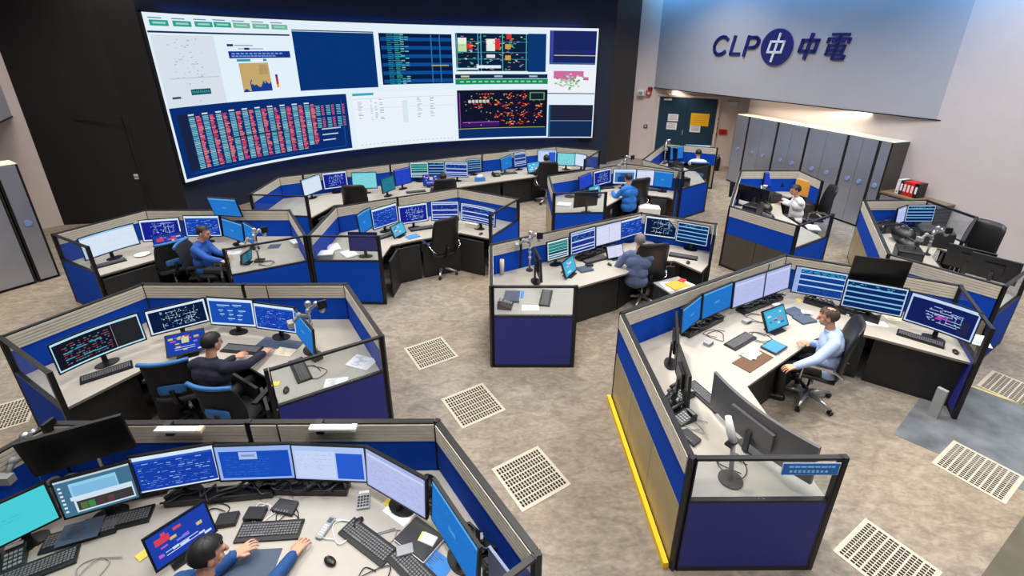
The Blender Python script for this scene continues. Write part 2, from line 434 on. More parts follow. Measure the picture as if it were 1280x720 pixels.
# ---- measured plan of the room, metres
PODS = {'A': {'i': [(-0.184, 2.14), (-0.427, 2.09), (-1.091, 1.993), (-1.766, 1.993), (-2.39, 1.993), (-3.462, 2.026), (-4.328, 2.37)],
       'p': [(-4.105, 2.59), (-3.846, 3.161), (-2.205, 3.179), (-0.629, 3.188), (0.159, 2.053), (-0.139, 1.831)],
       't': 'rrrrg'},
 'B': {'i': [(-2.395, 3.978), (-2.674, 4.385), (-3.175, 4.702), (-3.969, 4.702), (-4.21, 4.554), (-4.551, 3.919)],
       'p': [(-4.438, 3.822), (-5.504, 4.433), (-4.838, 5.657), (-3.513, 5.646), (-2.178, 5.657), (-1.406, 4.448), (-2.378, 3.859)],
       't': 'grrrrg'},
 'C': {'i': [(-4.488, 6.979), (-4.89, 7.629), (-5.464, 8.047), (-6.024, 7.974), (-6.121, 7.53), (-6.596, 6.906)],
       'p': [(-6.555, 6.881), (-7.556, 7.417), (-6.885, 8.639), (-5.502, 8.639), (-4.194, 8.639), (-3.381, 7.346), (-4.405, 6.788)],
       't': 'grrrrg'},
 'D': {'i': [(-0.44, 8.505), (-1.014, 8.794), (-1.762, 8.442), (-2.217, 8.169), (-2.246, 7.53)],
       'p': [(-2.176, 7.328), (-3.329, 7.346), (-3.381, 8.814), (-2.342, 9.445), (-1.167, 10.098), (0.129, 9.337), (-0.401, 8.368)],
       't': 'grrrrg'},
 'E': {'i': [(3.064, 7.066), (2.777, 7.497), (2.35, 7.53), (1.842, 7.02), (1.037, 6.57), (0.954, 6.493)],
       'p': [(0.84, 5.59), (-0.27, 5.59), (-0.328, 6.977), (0.129, 7.242), (2.392, 8.488), (3.545, 7.907), (3.317, 7.381)],
       't': 'grrrrr'},
 'F': {'i': [(5.352, 4.672), (4.574, 5.213), (4.253, 5.378), (3.795, 5.16), (2.549, 4.264), (2.571, 2.885)],
       'p': [(2.55, 2.809), (1.379, 2.801), (1.287, 4.93), (4.064, 6.579), (4.996, 6.102), (5.836, 5.612), (5.312, 4.59)],
       't': 'grrrrg'},
 'G': {'i': [(2.081, 13.886), (1.336, 13.651), (0.616, 12.988), (-0.222, 12.577), (-1.37, 11.967), (-2.979, 10.771), (-4.053, 10.533),
             (-4.251, 9.67)],
       'p': [(-4.215, 9.532), (-5.432, 9.639), (-5.451, 11.006), (-4.99, 11.262), (-3.15, 12.272), (-0.854, 13.511), (1.321, 14.511), (2.544, 13.972),
             (1.949, 12.817)],
       't': 'grrrrrrg'},
 'H': {'i': [(3.752, 11.113), (3.347, 11.275), (2.97, 11.543), (2.116, 10.418), (2.025, 10.032)],
       'p': [(1.98, 9.782), (0.875, 9.724), (0.866, 11.115), (2.968, 12.333), (4.11, 11.608), (3.82, 10.935)],
       't': 'grrrg'},
 'I': {'i': [(6.154, 14.69), (5.725, 15.013), (4.973, 14.378), (5.261, 13.423)],
       'p': [(5.073, 12.185), (4.163, 11.529), (3.513, 12.817), (4.73, 15.001), (6.102, 14.335)],
       't': 'grrr'},
 'J': {'i': [(7.257, 11.018), (7.017, 11.341), (6.3, 10.893), (5.83, 9.874), (5.832, 9.1)],
       'p': [(5.899, 8.412), (4.923, 7.801), (4.203, 8.877), (5.608, 11.608), (7.035, 11.608), (7.04, 10.658)],
       't': 'grrrr'},
 'K': {'i': [(7.796, 7.764), (7.69, 8.047), (7.253, 7.629), (6.996, 7.066), (7.205, 6.319), (7.347, 6.319)],
       'p': [(7.313, 6.166), (6.398, 5.59), (5.63, 6.608), (7.029, 9.231), (8.293, 9.257), (8.377, 8.237), (7.144, 7.107)],
       't': 'grrrbb'}}
MONITORS = {'A1': (-3.558, 2.456, 0.88, 45.2, 0.4, 0.315, 4.6),
 'A2': (-3.148, 2.683, 0.88, 23.5, 0.46, 0.328, 4.6),
 'A3': (-2.675, 2.875, 0.88, 13.7, 0.584, 0.335, 4.6),
 'A4': (-2.079, 2.943, 0.88, 2.5, 0.598, 0.326, 4.6),
 'A5': (-1.477, 2.934, 0.88, -2.8, 0.587, 0.328, 4.6),
 'A6': (-0.912, 2.744, 0.88, -30.3, 0.597, 0.353, 4.6),
 'A7': (-0.422, 2.331, 0.88, -54.6, 0.62, 0.371, 4.6),
 'A8': (-2.348, 2.406, 0.8, 51.6, 0.376, 0.237, 20.1),
 'A9': (-3.402, 2.927, 1.1, 28.5, 0.614, 0.371, -11.5),
 'B1': (-4.645, 4.631, 0.88, 55.0, 0.8, 0.34, 4.6),
 'B2': (-4.142, 5.205, 0.88, 33.7, 0.607, 0.31, 4.6),
 'B3': (-3.517, 5.262, 0.88, -6.4, 0.601, 0.359, 4.6),
 'B4': (-2.926, 5.15, 0.88, -12.7, 0.557, 0.332, 4.6),
 'B5': (-2.473, 4.874, 0.88, -49.6, 0.617, 0.311, 4.6),
 'B6': (-3.843, 4.801, 0.8, 27.5, 0.376, 0.237, 41.7),
 'C1': (-6.793, 7.581, 0.88, 63.4, 0.8, 0.36, 4.6),
 'C2': (-6.294, 8.098, 0.88, 13.4, 0.62, 0.38, 4.6),
 'C3': (-5.662, 8.284, 0.88, 1.6, 0.62, 0.377, 4.6),
 'C4': (-5.057, 8.156, 0.88, -31.1, 0.62, 0.323, 4.6),
 'C5': (-4.678, 7.998, 0.88, -41.1, 0.453, 0.31, 4.6),
 'C6': (-5.272, 8.499, 1.2, -11.1, 0.567, 0.354, -12.5),
 'C7': (-6.004, 7.836, 0.8, 32.9, 0.432, 0.274, 20.1),
 'C8': (-4.447, 7.399, 0.78, 82.3, 0.242, 0.157, -10.2),
 'D1': (-2.731, 8.536, 0.88, 76.3, 0.459, 0.38, 4.6),
 'D2': (-2.442, 8.838, 0.88, 49.6, 0.565, 0.376, 4.6),
 'D3': (-1.936, 9.012, 0.88, 26.0, 0.563, 0.355, 4.6),
 'D4': (-1.335, 9.139, 0.88, 2.9, 0.533, 0.373, 4.6),
 'D5': (-0.681, 8.961, 0.88, -31.0, 0.8, 0.34, 4.6),
 'D6': (-2.128, 8.601, 0.78, 64.0, 0.331, 0.209, 21.2),
 'D7': (-2.542, 7.621, 0.88, -2.6, 0.471, 0.31, 4.6),
 'E1': (0.765, 7.305, 0.88, 32.7, 0.423, 0.31, 4.6),
 'E2': (1.216, 7.582, 0.88, 34.1, 0.54, 0.38, 4.6),
 'E3': (1.72, 7.959, 0.88, 31.9, 0.576, 0.345, 4.6),
 'E4': (2.217, 8.309, 0.88, 33.5, 0.586, 0.328, 4.6),
 'E5': (2.711, 8.251, 0.88, -21.8, 0.562, 0.358, 4.6),
 'E6': (3.17, 7.93, 0.88, -30.5, 0.524, 0.352, 4.6),
 'E7': (0.949, 6.945, 0.78, 58.2, 0.368, 0.236, 20.1),
 'E8': (1.782, 7.568, 0.78, 24.9, 0.31, 0.197, 21.4),
 'E9': (0.423, 6.728, 0.87, 98.5, 0.482, 0.35, 4),
 'F1': (2.278, 5.275, 0.88, 45.0, 0.534, 0.316, 4.6),
 'F10': (1.888, 4.638, 0.89, 74.2, 0.674, 0.35, 4),
 'F11': (1.768, 4.037, 0.89, 83.6, 0.499, 0.35, 4),
 'F12': (2.244, 3.424, 0.84, 115.9, 1.03, 0.38, 4),
 'F2': (2.707, 5.57, 0.88, 32.7, 0.596, 0.346, 4.6),
 'F3': (3.243, 5.842, 0.88, 28.6, 0.62, 0.365, 4.6),
 'F4': (3.777, 6.134, 0.88, 29.0, 0.545, 0.364, 4.6),
 'F5': (4.288, 6.031, 0.88, -24.6, 0.61, 0.38, 4.6),
 'F6': (4.768, 5.616, 0.88, -26.6, 0.66, 0.38, 4.6),
 'F7': (5.25, 5.139, 0.88, -51.7, 0.66, 0.38, 4.6),
 'F8': (4.848, 5.77, 1.2, -18.7, 0.607, 0.369, -5.8),
 'F9': (3.416, 5.327, 0.8, 28.0, 0.392, 0.252, 28.0),
 'G1': (-4.686, 11.018, 0.88, 70.5, 0.596, 0.371, 4.6),
 'G10': (0.242, 13.713, 0.88, 35.5, 0.4, 0.38, 4.6),
 'G11': (0.567, 14.241, 0.88, 22.5, 0.4, 0.338, 4.6),
 'G12': (1.035, 14.159, 0.88, 0.8, 0.53, 0.346, 4.6),
 'G13': (1.554, 13.761, 0.88, -12.2, 0.5, 0.342, 4.6),
 'G14': (1.94, 13.649, 0.88, -45.9, 0.4, 0.341, 4.6),
 'G16': (0.631, 13.315, 0.8, 32.5, 0.401, 0.257, 16.6),
 'G17': (-2.051, 11.962, 0.8, 13.0, 0.394, 0.253, 19.6),
 'G2': (-4.29, 11.432, 0.88, 27.3, 0.545, 0.38, 4.6),
 'G3': (-3.576, 11.397, 0.88, 8.0, 0.567, 0.38, 4.6),
 'G4': (-2.937, 11.183, 0.88, 63.9, 0.439, 0.317, 4.6),
 'G5': (-2.712, 11.782, 0.88, 48.7, 0.461, 0.38, 4.6),
 'G6a': (-2.429, 12.442, 0.88, 4.2, 0.448, 0.38, 4.6),
 'G6b': (-1.997, 12.488, 0.88, 1.4, 0.428, 0.38, 4.6),
 'G7': (-1.467, 12.485, 0.88, -6.7, 0.6, 0.377, 4.6),
 'G8': (-1.048, 13.142, 0.88, 19.4, 0.4, 0.31, 4.6),
 'G9': (-0.14, 13.348, 0.88, 62.5, 0.62, 0.335, 4.6),
 'H1': (1.825, 11.5, 0.88, 51.6, 0.62, 0.31, 4.6),
 'H2': (2.269, 11.775, 0.88, 38.5, 0.62, 0.348, 4.6),
 'H3': (2.819, 11.817, 0.88, -0.8, 0.546, 0.357, 4.6),
 'H4': (3.306, 11.677, 0.88, -10.7, 0.421, 0.37, 4.6),
 'H5': (3.694, 11.522, 0.88, -26.6, 0.433, 0.371, 4.6),
 'H6': (1.997, 11.04, 0.78, 41.8, 0.381, 0.245, 18.8),
 'H7': (1.587, 10.053, 0.88, 200, 0.54, 0.34, 5),
 'I1': (5.742, 14.915, 0.88, -14.3, 0.72, 0.35, 4.6),
 'I2': (5.006, 14.572, 0.88, 25.2, 0.491, 0.367, 4.6),
 'I3': (4.84, 14.643, 0.88, 117, 0.54, 0.34, 5),
 'J1': (6.412, 11.582, 0.88, 15.7, 0.468, 0.343, 4.6),
 'J2': (6.861, 11.597, 0.88, 5.5, 0.402, 0.322, 4.6),
 'J3': (5.418, 10.275, 0.88, 124, 0.54, 0.34, 5),
 'J4': (5.191, 10.571, 0.88, 124, 0.5, 0.34, 5),
 'K1': (8.087, 9.063, 0.88, 0.5, 0.55, 0.324, 4.6),
 'K2': (7.678, 8.997, 0.88, 31.5, 0.4, 0.31, 4.6),
 'K3': (7.168, 6.912, 0.88, 127, 0.54, 0.34, 5),
 'K4': (7.24, 6.577, 0.88, 127, 0.54, 0.34, 5)}
WALL_ARC = [(-7.957, 11.454), (-7.853, 11.727), (-7.74, 11.992), (-7.618, 12.25), (-7.489, 12.502), (-7.353, 12.747), (-7.208, 12.985), (-7.057, 13.216),
 (-6.898, 13.441), (-6.733, 13.659), (-6.561, 13.87), (-6.382, 14.075), (-6.198, 14.274), (-6.007, 14.466), (-5.81, 14.651), (-5.608, 14.83),
 (-5.4, 15.003), (-5.188, 15.169), (-4.97, 15.329), (-4.747, 15.483), (-4.52, 15.63), (-4.288, 15.771), (-4.052, 15.907), (-3.813, 16.036),
 (-3.569, 16.158), (-3.322, 16.275), (-3.072, 16.386), (-2.818, 16.491), (-2.562, 16.59), (-2.303, 16.683), (-2.041, 16.77), (-1.777, 16.851),
 (-1.511, 16.927), (-1.243, 16.996), (-0.973, 17.06), (-0.702, 17.119), (-0.43, 17.171), (-0.156, 17.218), (0.118, 17.26), (0.393, 17.296),
 (0.668, 17.326), (0.944, 17.351), (1.219, 17.37), (1.495, 17.384), (1.77, 17.393), (2.044, 17.396), (2.318, 17.395), (2.591, 17.387),
 (2.862, 17.375)]
WALL_Z = (1.0, 4.79, 4.585)
VW = {'BL': (0.004, 0.0181, 0.3691, 0.4623),
 'DOC': (0.3832, -0.0303, 0.6321, 0.4677),
 'P1': (0.2696, 0.5034, 0.447, 0.9247),
 'P2': (0.4585, 0.5207, 0.6321, 0.9289),
 'P3': (0.6411, 0.6226, 0.8236, 0.9419),
 'P3r': (0.8236, 0.6163, 0.8696, 0.9468),
 'P4': (0.8785, 0.685, 0.996, 0.9769),
 'P5': (0.876, 0.4382, 0.9985, 0.6307),
 'P6': (0.8798, 0.009, 0.9972, 0.3165),
 'P7': (0.6398, 0.0171, 0.876, 0.4575),
 'banner': (0.1368, 0.7433, 0.2594, 0.7887),
 'bar': (0.6372, 0.559, 0.8747, 0.5962),
 'cbar': (0.2211, 0.5389, 0.2262, 0.6296),
 'green': (0.6372, 0.5084, 0.8772, 0.555),
 'hdr': (0.0053, 0.9081, 0.2657, 0.9911),
 'hdrboxes': [(0.0245, 0.9482), (0.064, 0.9484), (0.1023, 0.9507), (0.1368, 0.9531), (0.1726, 0.9529), (0.2096, 0.9525), (0.2466, 0.9517)],
 'hdrline': (0.0015, 0.9026, 0.2645, 0.892),
 'lab': (0.0513, 0.5281, 0.0883, 0.5628),
 'leftpale': (0.004, 0.4632, 0.1151, 0.8816),
 'map': (0.1521, 0.5194, 0.2109, 0.7118)}
PT = {'blk': (-11.055, 11.205),
 'bulk0': (4.71, 19.228),
 'bulk1': (9.528, 9.777),
 'col0': (3.493, 17.819),
 'door0': (5.402, 18.236),
 'door1': (7.182, 17.447),
 'lk0': (-9.199, 7.694),
 'lk1': (-8.712, 8.397)}
CAB = {'cuts': [0, 0.543, 1.629, 2.617, 3.73, 4.502, 4.79], 'p0': (6.96, 15.31), 'p1': (8.491, 10.772)}
GRILLES = [(-1.18, 5.915), (-0.487, 4.826), (0.194, 3.747), (4.924, 3.83), (3.266, 2.86), (6.528, 5.094), (-6.167, 4.617)]
DESK = [('keyboard', -1.845, 2.591, 4, 'long black keyboard in front of the hand on the frontmost cluttered console'),
 ('keyboard', -1.077, 2.508, -33, 'black keyboard turned at an angle beside the grey handset on the frontmost cluttered console'),
 ('keyboard', -3.072, 2.671, 18, 'black keyboard under the grey desktop window monitor on the frontmost cluttered console'),
 ('keyboard_blue', -3.26, 2.565, 22, 'black keyboard covered by a blue-grey sheet on the frontmost cluttered console'),
 ('handset', -1.425, 2.611, 72, 'light grey phone handset lying on the frontmost cluttered console'),
 ('mouse', -1.304, 2.352, 60, 'black mouse beside the operator hand on the frontmost cluttered console'),
 ('mouse', -1.191, 2.651, -20, 'black mouse beside the angled keyboard on the frontmost cluttered console'),
 ('router', -1.812, 2.782, -10, 'dark grey router box behind the long keyboard on the frontmost cluttered console'),
 ('box_black', -2.018, 2.719, 0, 'flat black adapter box behind the long keyboard on the frontmost cluttered console'),
 ('box_black', -2.212, 2.671, 10, 'small black dock box beside the tiled touch panel on the frontmost cluttered console'),
 ('calculator', -1.201, 2.84, 10, 'grey desk calculator below the pale blue page monitor on the frontmost cluttered console'),
 ('folder_dark', -0.689, 2.515, -35, 'dark folder with a yellow sticky note on the frontmost cluttered console'),
 ('mat', -1.876, 2.335, 3, 'blue-grey writing pad in front of the operator on the frontmost cluttered console'),
 ('deskphone', -3.602, 2.347, 35, 'black desk phone below the cyan monitor on the frontmost cluttered console'),
 ('sticky', -3.562, 2.477, 30, 'yellow sticky note below the cyan monitor on the frontmost cluttered console'),
 ('sticky', -2.685, 2.405, 60, 'yellow sticky note at the lower corner of the tiled touch panel'),
 ('sticky', -1.394, 2.977, 5, 'yellow sticky note under the half white monitor on the frontmost cluttered console'),
 ('sticky', -0.993, 2.84, -30, 'yellow sticky note under the lavender page monitor on the frontmost cluttered console'),
 ('sticky', -0.865, 2.754, -20, 'second yellow sticky note under the lavender page monitor on the frontmost cluttered console'),
 ('paper', -0.89, 2.754, -35, 'white paper slip under the lavender page monitor on the frontmost cluttered console'),
 ('keyboard', -3.366, 2.301, 30, 'black keyboard near the desk phone on the frontmost cluttered console'),
 ('keyboard', -0.676, 2.279, -40, 'black keyboard beside the blue sheet on the frontmost cluttered console'),
 ('paper_blue', -0.543, 2.335, -35, 'light blue sheet below the dark folder on the frontmost cluttered console'),
 ('keyboard', -4.566, 4.496, 40, 'black keyboard under the ultrawide screen at the dark-jacketed operator console'),
 ('keyboard', -3.269, 4.939, -8, 'dark keyboard under the hand of the dark-jacketed operator'),
 ('keyboard', -2.4, 4.539, -55, 'black keyboard behind the end glass of the dark-jacketed operator console'),
 ('mouse', -2.411, 4.187, 20, 'black mouse behind the end glass of the dark-jacketed operator console'),
 ('paper_box', -1.751, 4.687, -20, 'white printed paper pad behind the end glass of the dark-jacketed operator console'),
 ('mat_blue', -2.865, 5.056, -12, 'blue desk mat beside the hand of the dark-jacketed operator'),
 ('sticky', -2.575, 4.304, 10, 'yellow sticky note at the glass of the dark-jacketed operator console'),
 ('paper', -2.734, 4.89, -12, 'pale yellow paper on the blue mat of the dark-jacketed operator console'),
 ('paper', -1.929, 4.33, 10, 'white paper slip near the end glass of the dark-jacketed operator console'),
 ('box_black', -2.311, 4.764, -40, 'black adapter box at the pole foot of the dark-jacketed operator console'),
 ('keyboard', -6.763, 7.37, 50, 'black keyboard under the white ultrawide at the blue-shirted operator console'),
 ('keyboard', -5.82, 8.157, -10, 'black keyboard in front of the blue-shirted operator'),
 ('dish', -6.454, 7.73, 0, 'white round dish beside the keyboard at the blue-shirted operator console'),
 ('deskphone', -5.813, 8.546, -10, 'black desk phone beside the blue-shirted operator'),
 ('box_grey', -3.934, 8.195, -50, 'cream paper box at the corner of the blue-shirted operator console'),
 ('mat_blue', -4.326, 8.12, 10, 'blue mat behind the glass of the blue-shirted operator console'),
 ('paper', -4.916, 7.833, 10, 'white paper under the hands of the blue-shirted operator'),
 ('box_black', -4.273, 7.465, 10, 'slim black dock behind the glass of the blue-shirted operator console'),
 ('keyboard', -2.372, 8.668, 50, 'black keyboard at the console with the empty swivel chair'),
 ('booklet_blue', -1.895, 8.586, 40, 'open blue notebook at the console with the empty swivel chair'),
 ('box_grey', -0.774, 9.145, -30, 'cream document tray under the banded ultrawide at the empty-chair console'),
 ('mouse', -0.603, 8.71, -30, 'black mouse under the banded ultrawide at the empty-chair console'),
 ('keyboard', -1.8, 9.011, 25, 'dark keyboard under the diagram monitor at the empty-chair console'),
 ('paper_stack', -3.223, 8.047, 30, 'white paper stack behind the end glass of the empty-chair console'),
 ('paper_stack', -2.846, 7.764, 40, 'thin white paper strip stack behind the end glass of the empty-chair console'),
 ('box_grey', -3.233, 7.629, 10, 'grey flat box behind the end glass of the empty-chair console'),
 ('box_grey', -0.138, 9.874, -30, 'pale grey carton at the corner of the empty-chair console'),
 ('keyboard', 1.421, 7.53, 30, 'black keyboard under the banded monitors at the grey-shirted operator console'),
 ('mouse', 1.628, 7.323, 20, 'black mouse at the grey-shirted operator console'),
 ('keyboard', 2.967, 7.662, -25, 'dark keyboard beyond the high-backed chair at the grey-shirted operator console'),
 ('mouse', 2.963, 7.401, -20, 'black mouse beyond the high-backed chair at the grey-shirted operator console'),
 ('keyboard', 0.488, 6.199, 80, 'black keyboard behind the front glass of the grey-shirted operator console'),
 ('folder_dark', 0.0, 6.223, 85, 'grey file folder behind the front glass of the grey-shirted operator console'),
 ('paper', 0.258, 5.926, 0, 'white notice paper behind the front glass of the grey-shirted operator console'),
 ('paper', 2.005, 7.764, 10, 'white paper by the operator arm at the grey-shirted operator console'),
 ('deskphone', -0.09, 5.97, 80, 'dark telephone behind the front glass of the grey-shirted operator console'),
 ('paper_blue', 0.094, 6.319, 85, 'blue strip binder behind the front glass of the grey-shirted operator console'),
 ('booklet_dark', 1.191, 7.155, 25, 'dark pocket notebook by the tablet at the grey-shirted operator console'),
 ('keyboard', 2.838, 5.108, 35, 'black keyboard beside the open papers on the yellow-edged console'),
 ('keyboard', 5.12, 5.16, -42, 'long black keyboard under the line diagram monitor on the yellow-edged console'),
 ('keyboard', 2.028, 4.099, -68, 'black keyboard beside the edge-turned screens on the yellow-edged console'),
 ('mouse', 5.319, 4.874, -30, 'dark mouse near the glass end of the yellow-edged console'),
 ('board_brown', 2.792, 4.764, 35, 'brown clipboard under loose papers on the yellow-edged console'),
 ('paper', 2.847, 4.842, 35, 'crumpled white paper on the brown clipboard of the yellow-edged console'),
 ('paper_blue2', 3.189, 4.972, 35, 'blue covered tablet lying on the clipboard of the yellow-edged console'),
 ('booklet_dark', 3.916, 5.611, 15, 'stack of slate blue folders beside the man at the yellow-edged console'),
 ('booklet_dark', 3.888, 5.797, 25, 'dark blue booklet by the folder stack on the yellow-edged console'),
 ('paper', 4.826, 5.532, -15, 'lavender sheet below the white table monitor on the yellow-edged console'),
 ('deskphone', 1.788, 4.136, -65, 'black desk phone at the yellow-edged side of the front console'),
 ('deskphone', 1.686, 3.795, -65, 'grey keyed switchboard at the yellow-edged side of the front console'),
 ('router', 1.673, 3.523, -60, 'black router box near the front glass of the yellow-edged console'),
 ('paper_box', 5.827, 5.143, 60, 'blue and white card box at the glass end of the yellow-edged console'),
 ('sticky', 4.149, 6.152, 20, 'yellow note behind the tablet on the yellow-edged console'),
 ('paper', 5.158, 5.652, -15, 'pale document under the white table monitor on the yellow-edged console'),
 ('folder_dark', 4.722, 5.776, -20, 'dark blue folder below the upper dark monitor on the yellow-edged console'),
 ('keyboard', -3.648, 10.955, 0, 'black keyboard at the lamp end of the long video wall console'),
 ('keyboard', -2.376, 11.543, 20, 'black keyboard under the striped twin monitors of the long console'),
 ('box_blue', -0.855, 12.577, 15, 'white tissue box with blue base on the long video wall console'),
 ('keyboard', -0.09, 13.334, 20, 'black keyboard under the side-turned monitor of the long console'),
 ('paper', 1.624, 13.982, -10, 'white papers under the pale page monitor of the long console'),
 ('deskphone', -0.443, 13.073, 20, 'black desk phone near the tissue box of the long console'),
 ('box_grey', -5.642, 10.533, 20, 'white envelope box at the far end of the long console'),
 ('keyboard', 2.359, 11.894, 10, 'pink lit keyboard at the bright blue shirted operator console'),
 ('paper_stack', 1.187, 10.533, 70, 'white paper pile behind the front glass of the bright blue shirted operator console'),
 ('keyboard', 3.622, 11.681, -15, 'white keyboard under the plain page monitor of the bright blue shirted operator console'),
 ('dish', 1.382, 11.145, 0, 'dark dish behind the front glass of the bright blue shirted operator console'),
 ('paper_stack', 5.188, 13.605, -30, 'beige paper stack behind the glass of the console near the dark double door'),
 ('booklet_dark', 4.824, 14.69, 20, 'dark booklet at the console near the dark double door'),
 ('paper_stack', 6.015, 9.055, -20, 'white paper stack behind the end glass of the console before the tall cabinets'),
 ('keyboard', 6.43, 11.145, -60, 'black keyboard at the console before the tall cabinets'),
 ('deskphone', 6.018, 10.893, -60, 'black phone at the console before the tall cabinets'),
 ('sticky', 5.952, 10.533, 0, 'yellow note at the console before the tall cabinets'),
 ('box_black', 6.011, 11.275, -60, 'black box by the screens of the console before the tall cabinets'),
 ('deskphone', 7.715, 9.284, -60, 'black phone in the cluttered console beside the binder cabinet'),
 ('box_black', 7.518, 8.837, -40, 'black dock box in the cluttered console beside the binder cabinet'),
 ('keyboard', 7.931, 8.967, -20, 'black keyboard in the cluttered console beside the binder cabinet'),
 ('router', 7.266, 8.233, -40, 'black router in the cluttered console beside the binder cabinet'),
 ('paper', 6.828, 7.764, -20, 'white paper at the slatted front of the cluttered console beside the binder cabinet')]
PEOPLE = {'A': {'face': 68, 'head': (-1.922, 2.107, 1.2), 'l': (-1.958, 2.375, 0.8), 'r': (-1.554, 2.389, 0.78)},
 'B': {'face': 80, 'head': (-3.223, 4.416, 1.2), 'l': (-3.216, 4.724, 0.78), 'r': (-2.904, 4.818, 0.78)},
 'C': {'face': 8, 'head': (-5.21, 7.63, 1.2), 'l': (-4.883, 7.563, 0.8), 'r': (-4.695, 7.242, 0.8)},
 'E': {'face': 75, 'head': (2.079, 7.276, 1.2), 'l': (1.857, 7.541, 0.78), 'r': (2.148, 7.674, 0.78)},
 'F': {'face': 150, 'head': (3.685, 4.906, 1.22), 'l': (3.153, 4.527, 0.76), 'r': (3.594, 4.998, 0.78)},
 'G': {'face': 95, 'head': (0.943, 13.121, 1.2), 'l': (0.635, 13.448, 0.78), 'r': (1.11, 13.726, 0.78)},
 'Gs': {'face': 105, 'head': (-1.668, 11.381, 1.15), 'l': (-2.0, 11.686, 0.78), 'r': (-1.6, 11.686, 0.78)},
 'H': {'face': 110, 'head': (2.737, 11.123, 1.2), 'l': (2.432, 11.343, 0.8), 'r': (2.899, 11.686, 0.78)},
 'I': {'face': 80, 'head': (5.363, 13.832, 1.2), 'l': (5.401, 14.52, 0.78), 'r': (5.839, 14.52, 0.78)},
 'J': {'face': 170, 'head': (6.138, 10.134, 1.2), 'l': (6.124, 10.528, 0.78), 'r': (6.284, 10.767, 0.78)}}
CHAIR_TOPS = {'A': (-1.954, 2.142, 1.15),
 'B1': (-3.735, 4.323, 1.02),
 'B2': (-3.002, 4.006, 1.0),
 'C1': (-5.846, 7.639, 1.02),
 'Dtop': (-1.167, 8.28, 1.1),
 'E': (2.278, 7.07, 1.12),
 'Ftop': (4.011, 4.771, 1.1),
 'G1': (-3.556, 10.435, 0.98),
 'G2': (-1.415, 11.208, 1.0),
 'G3': (1.249, 13.026, 1.0),
 'H': (3.069, 11.033, 1.05),
 'I': (6.299, 14.98, 1.0),
 'J': (7.145, 10.341, 1.12),
 'K': (8.543, 8.089, 1.08)}
SPOT = {'antA': (-1.907, 3.083),
 'armA0': (-2.838, 3.028),
 'armA1': (-1.571, 3.089),
 'boardJ': (6.869, 10.807),
 'booksA': (-3.722, 3.085),
 'boxG': (0.244, 14.753),
 'cabE': (2.971, 7.548),
 'cabEtop': (2.569, 7.162),
 'dk0': (3.961, 2.724),
 'dk1': (5.1, 3.428),
 'footF': (5.08, 4.61),
 'inl0': (4.366, 4.371),
 'inl1': (5.251, 3.499),
 'lampF': (1.862, 3.057),
 'logo0': (26.933, 69.353),
 'logo1': (24.965, 38.338),
 'low0': (7.98, 10.193),
 'low1': (9.157, 10.193),
 'paperA': (0.107, 2.192),
 'poleB': (-2.34, 4.842),
 'poleC': (-4.302, 7.497),
 'poleE': (0.287, 7.125),
 'poleH': (3.459, 14.001),
 'poleI': (5.625, 15.465),
 'poleJ': (5.569, 10.418),
 'poleK': (7.263, 7.764),
 'redext': (7.495, 16.732),
 'tape0': (6.0, 5.204),
 'tape1': (6.379, 4.617),
 'tubeE': (-0.16, 6.979),
 'wallbind': (8.885, 10.679),
 'whiteboxH': (3.941, 12.272),
 'yel0': (1.207, 4.768),
 'yel1': (1.28, 2.724)}

# ------------------------------------------------------------------ consoles
POD_NAME = {
 'A': 'frontmost cluttered console', 'B': 'console of the dark-jacketed operator', 'C': 'console of the blue-shirted operator by the lockers',
 'D': 'console with the empty swivel chair', 'E': 'console of the grey-shirted operator', 'F': 'yellow-edged console of the seated man',
 'G': 'long console below the video wall', 'H': 'console of the bright-blue-shirted operator', 'I': 'console before the dark double door',
 'J': 'console before the tall cabinets', 'K': 'cluttered console beside the binder cabinet'}
POD_LABEL = {
 'A': 'large cluttered blue-panelled console with pale worktop, frontmost in the room',
 'B': 'blue-panelled horseshoe console where the dark-jacketed operator sits, with glass end screens',
 'C': 'blue-panelled console of the blue-shirted operator, nearest the grey lockers',
 'D': 'blue-panelled console with an empty swivel chair in its open bay',
 'E': 'blue-panelled console of the grey-shirted operator, its glazed navy end facing the aisle',
 'F': 'large blue console with yellow floor edge and a blue sign on its glass end',
 'G': 'long two-bay console running below the curved video wall',
 'H': 'blue console of the bright-blue-shirted operator, beside the far end of the video wall',
 'I': 'small blue console in front of the dark double door with notices',
 'J': 'blue console with dark kick panels in front of the tall metal cabinets',
 'K': 'blue console crowded with dark equipment beside the low binder cabinet'}
ENDMAT = {'E': M_NAVY, 'F': M_NAVY, 'B': M_NAVY}

def seg_rail(a, b, par, kick):
    a = Vector(a); b = Vector(b); d = b-a; L_ = d.length; dr = d.normalized(); a2 = a+dr*.025; b2 = b-dr*.025
    p = part('partition_panel', MB().beam(a2, b2, .045, .72, 1.065), M_FABRIC, par)
    s = MB().beam(a2, b2, .046, 1.065, 1.25, 1)
    for k in range(5): s.beam(a2, b2, .062, 1.07+k*.0365, 1.07+k*.0365+.029)
    part('slat_rail', s, [M_SLAT, M_GROOVE], p)
    n = max(1, round(L_/.62)); kb = MB()
    for k in range(n):
        q0 = a2+(b2-a2)*(k/n)+dr*.004; q1 = a2+(b2-a2)*((k+1)/n)-dr*.004
        kb.beam(q0, q1, .05, .05, .715)
    kb.beam(a2, b2, .03, .0, .05, 1)
    part('kick_panel', kb, [kick, M_FRAME], p)
    part('cap_trim', MB().beam(a2, b2, .050, 1.252, 1.264), M_FRAME, p)

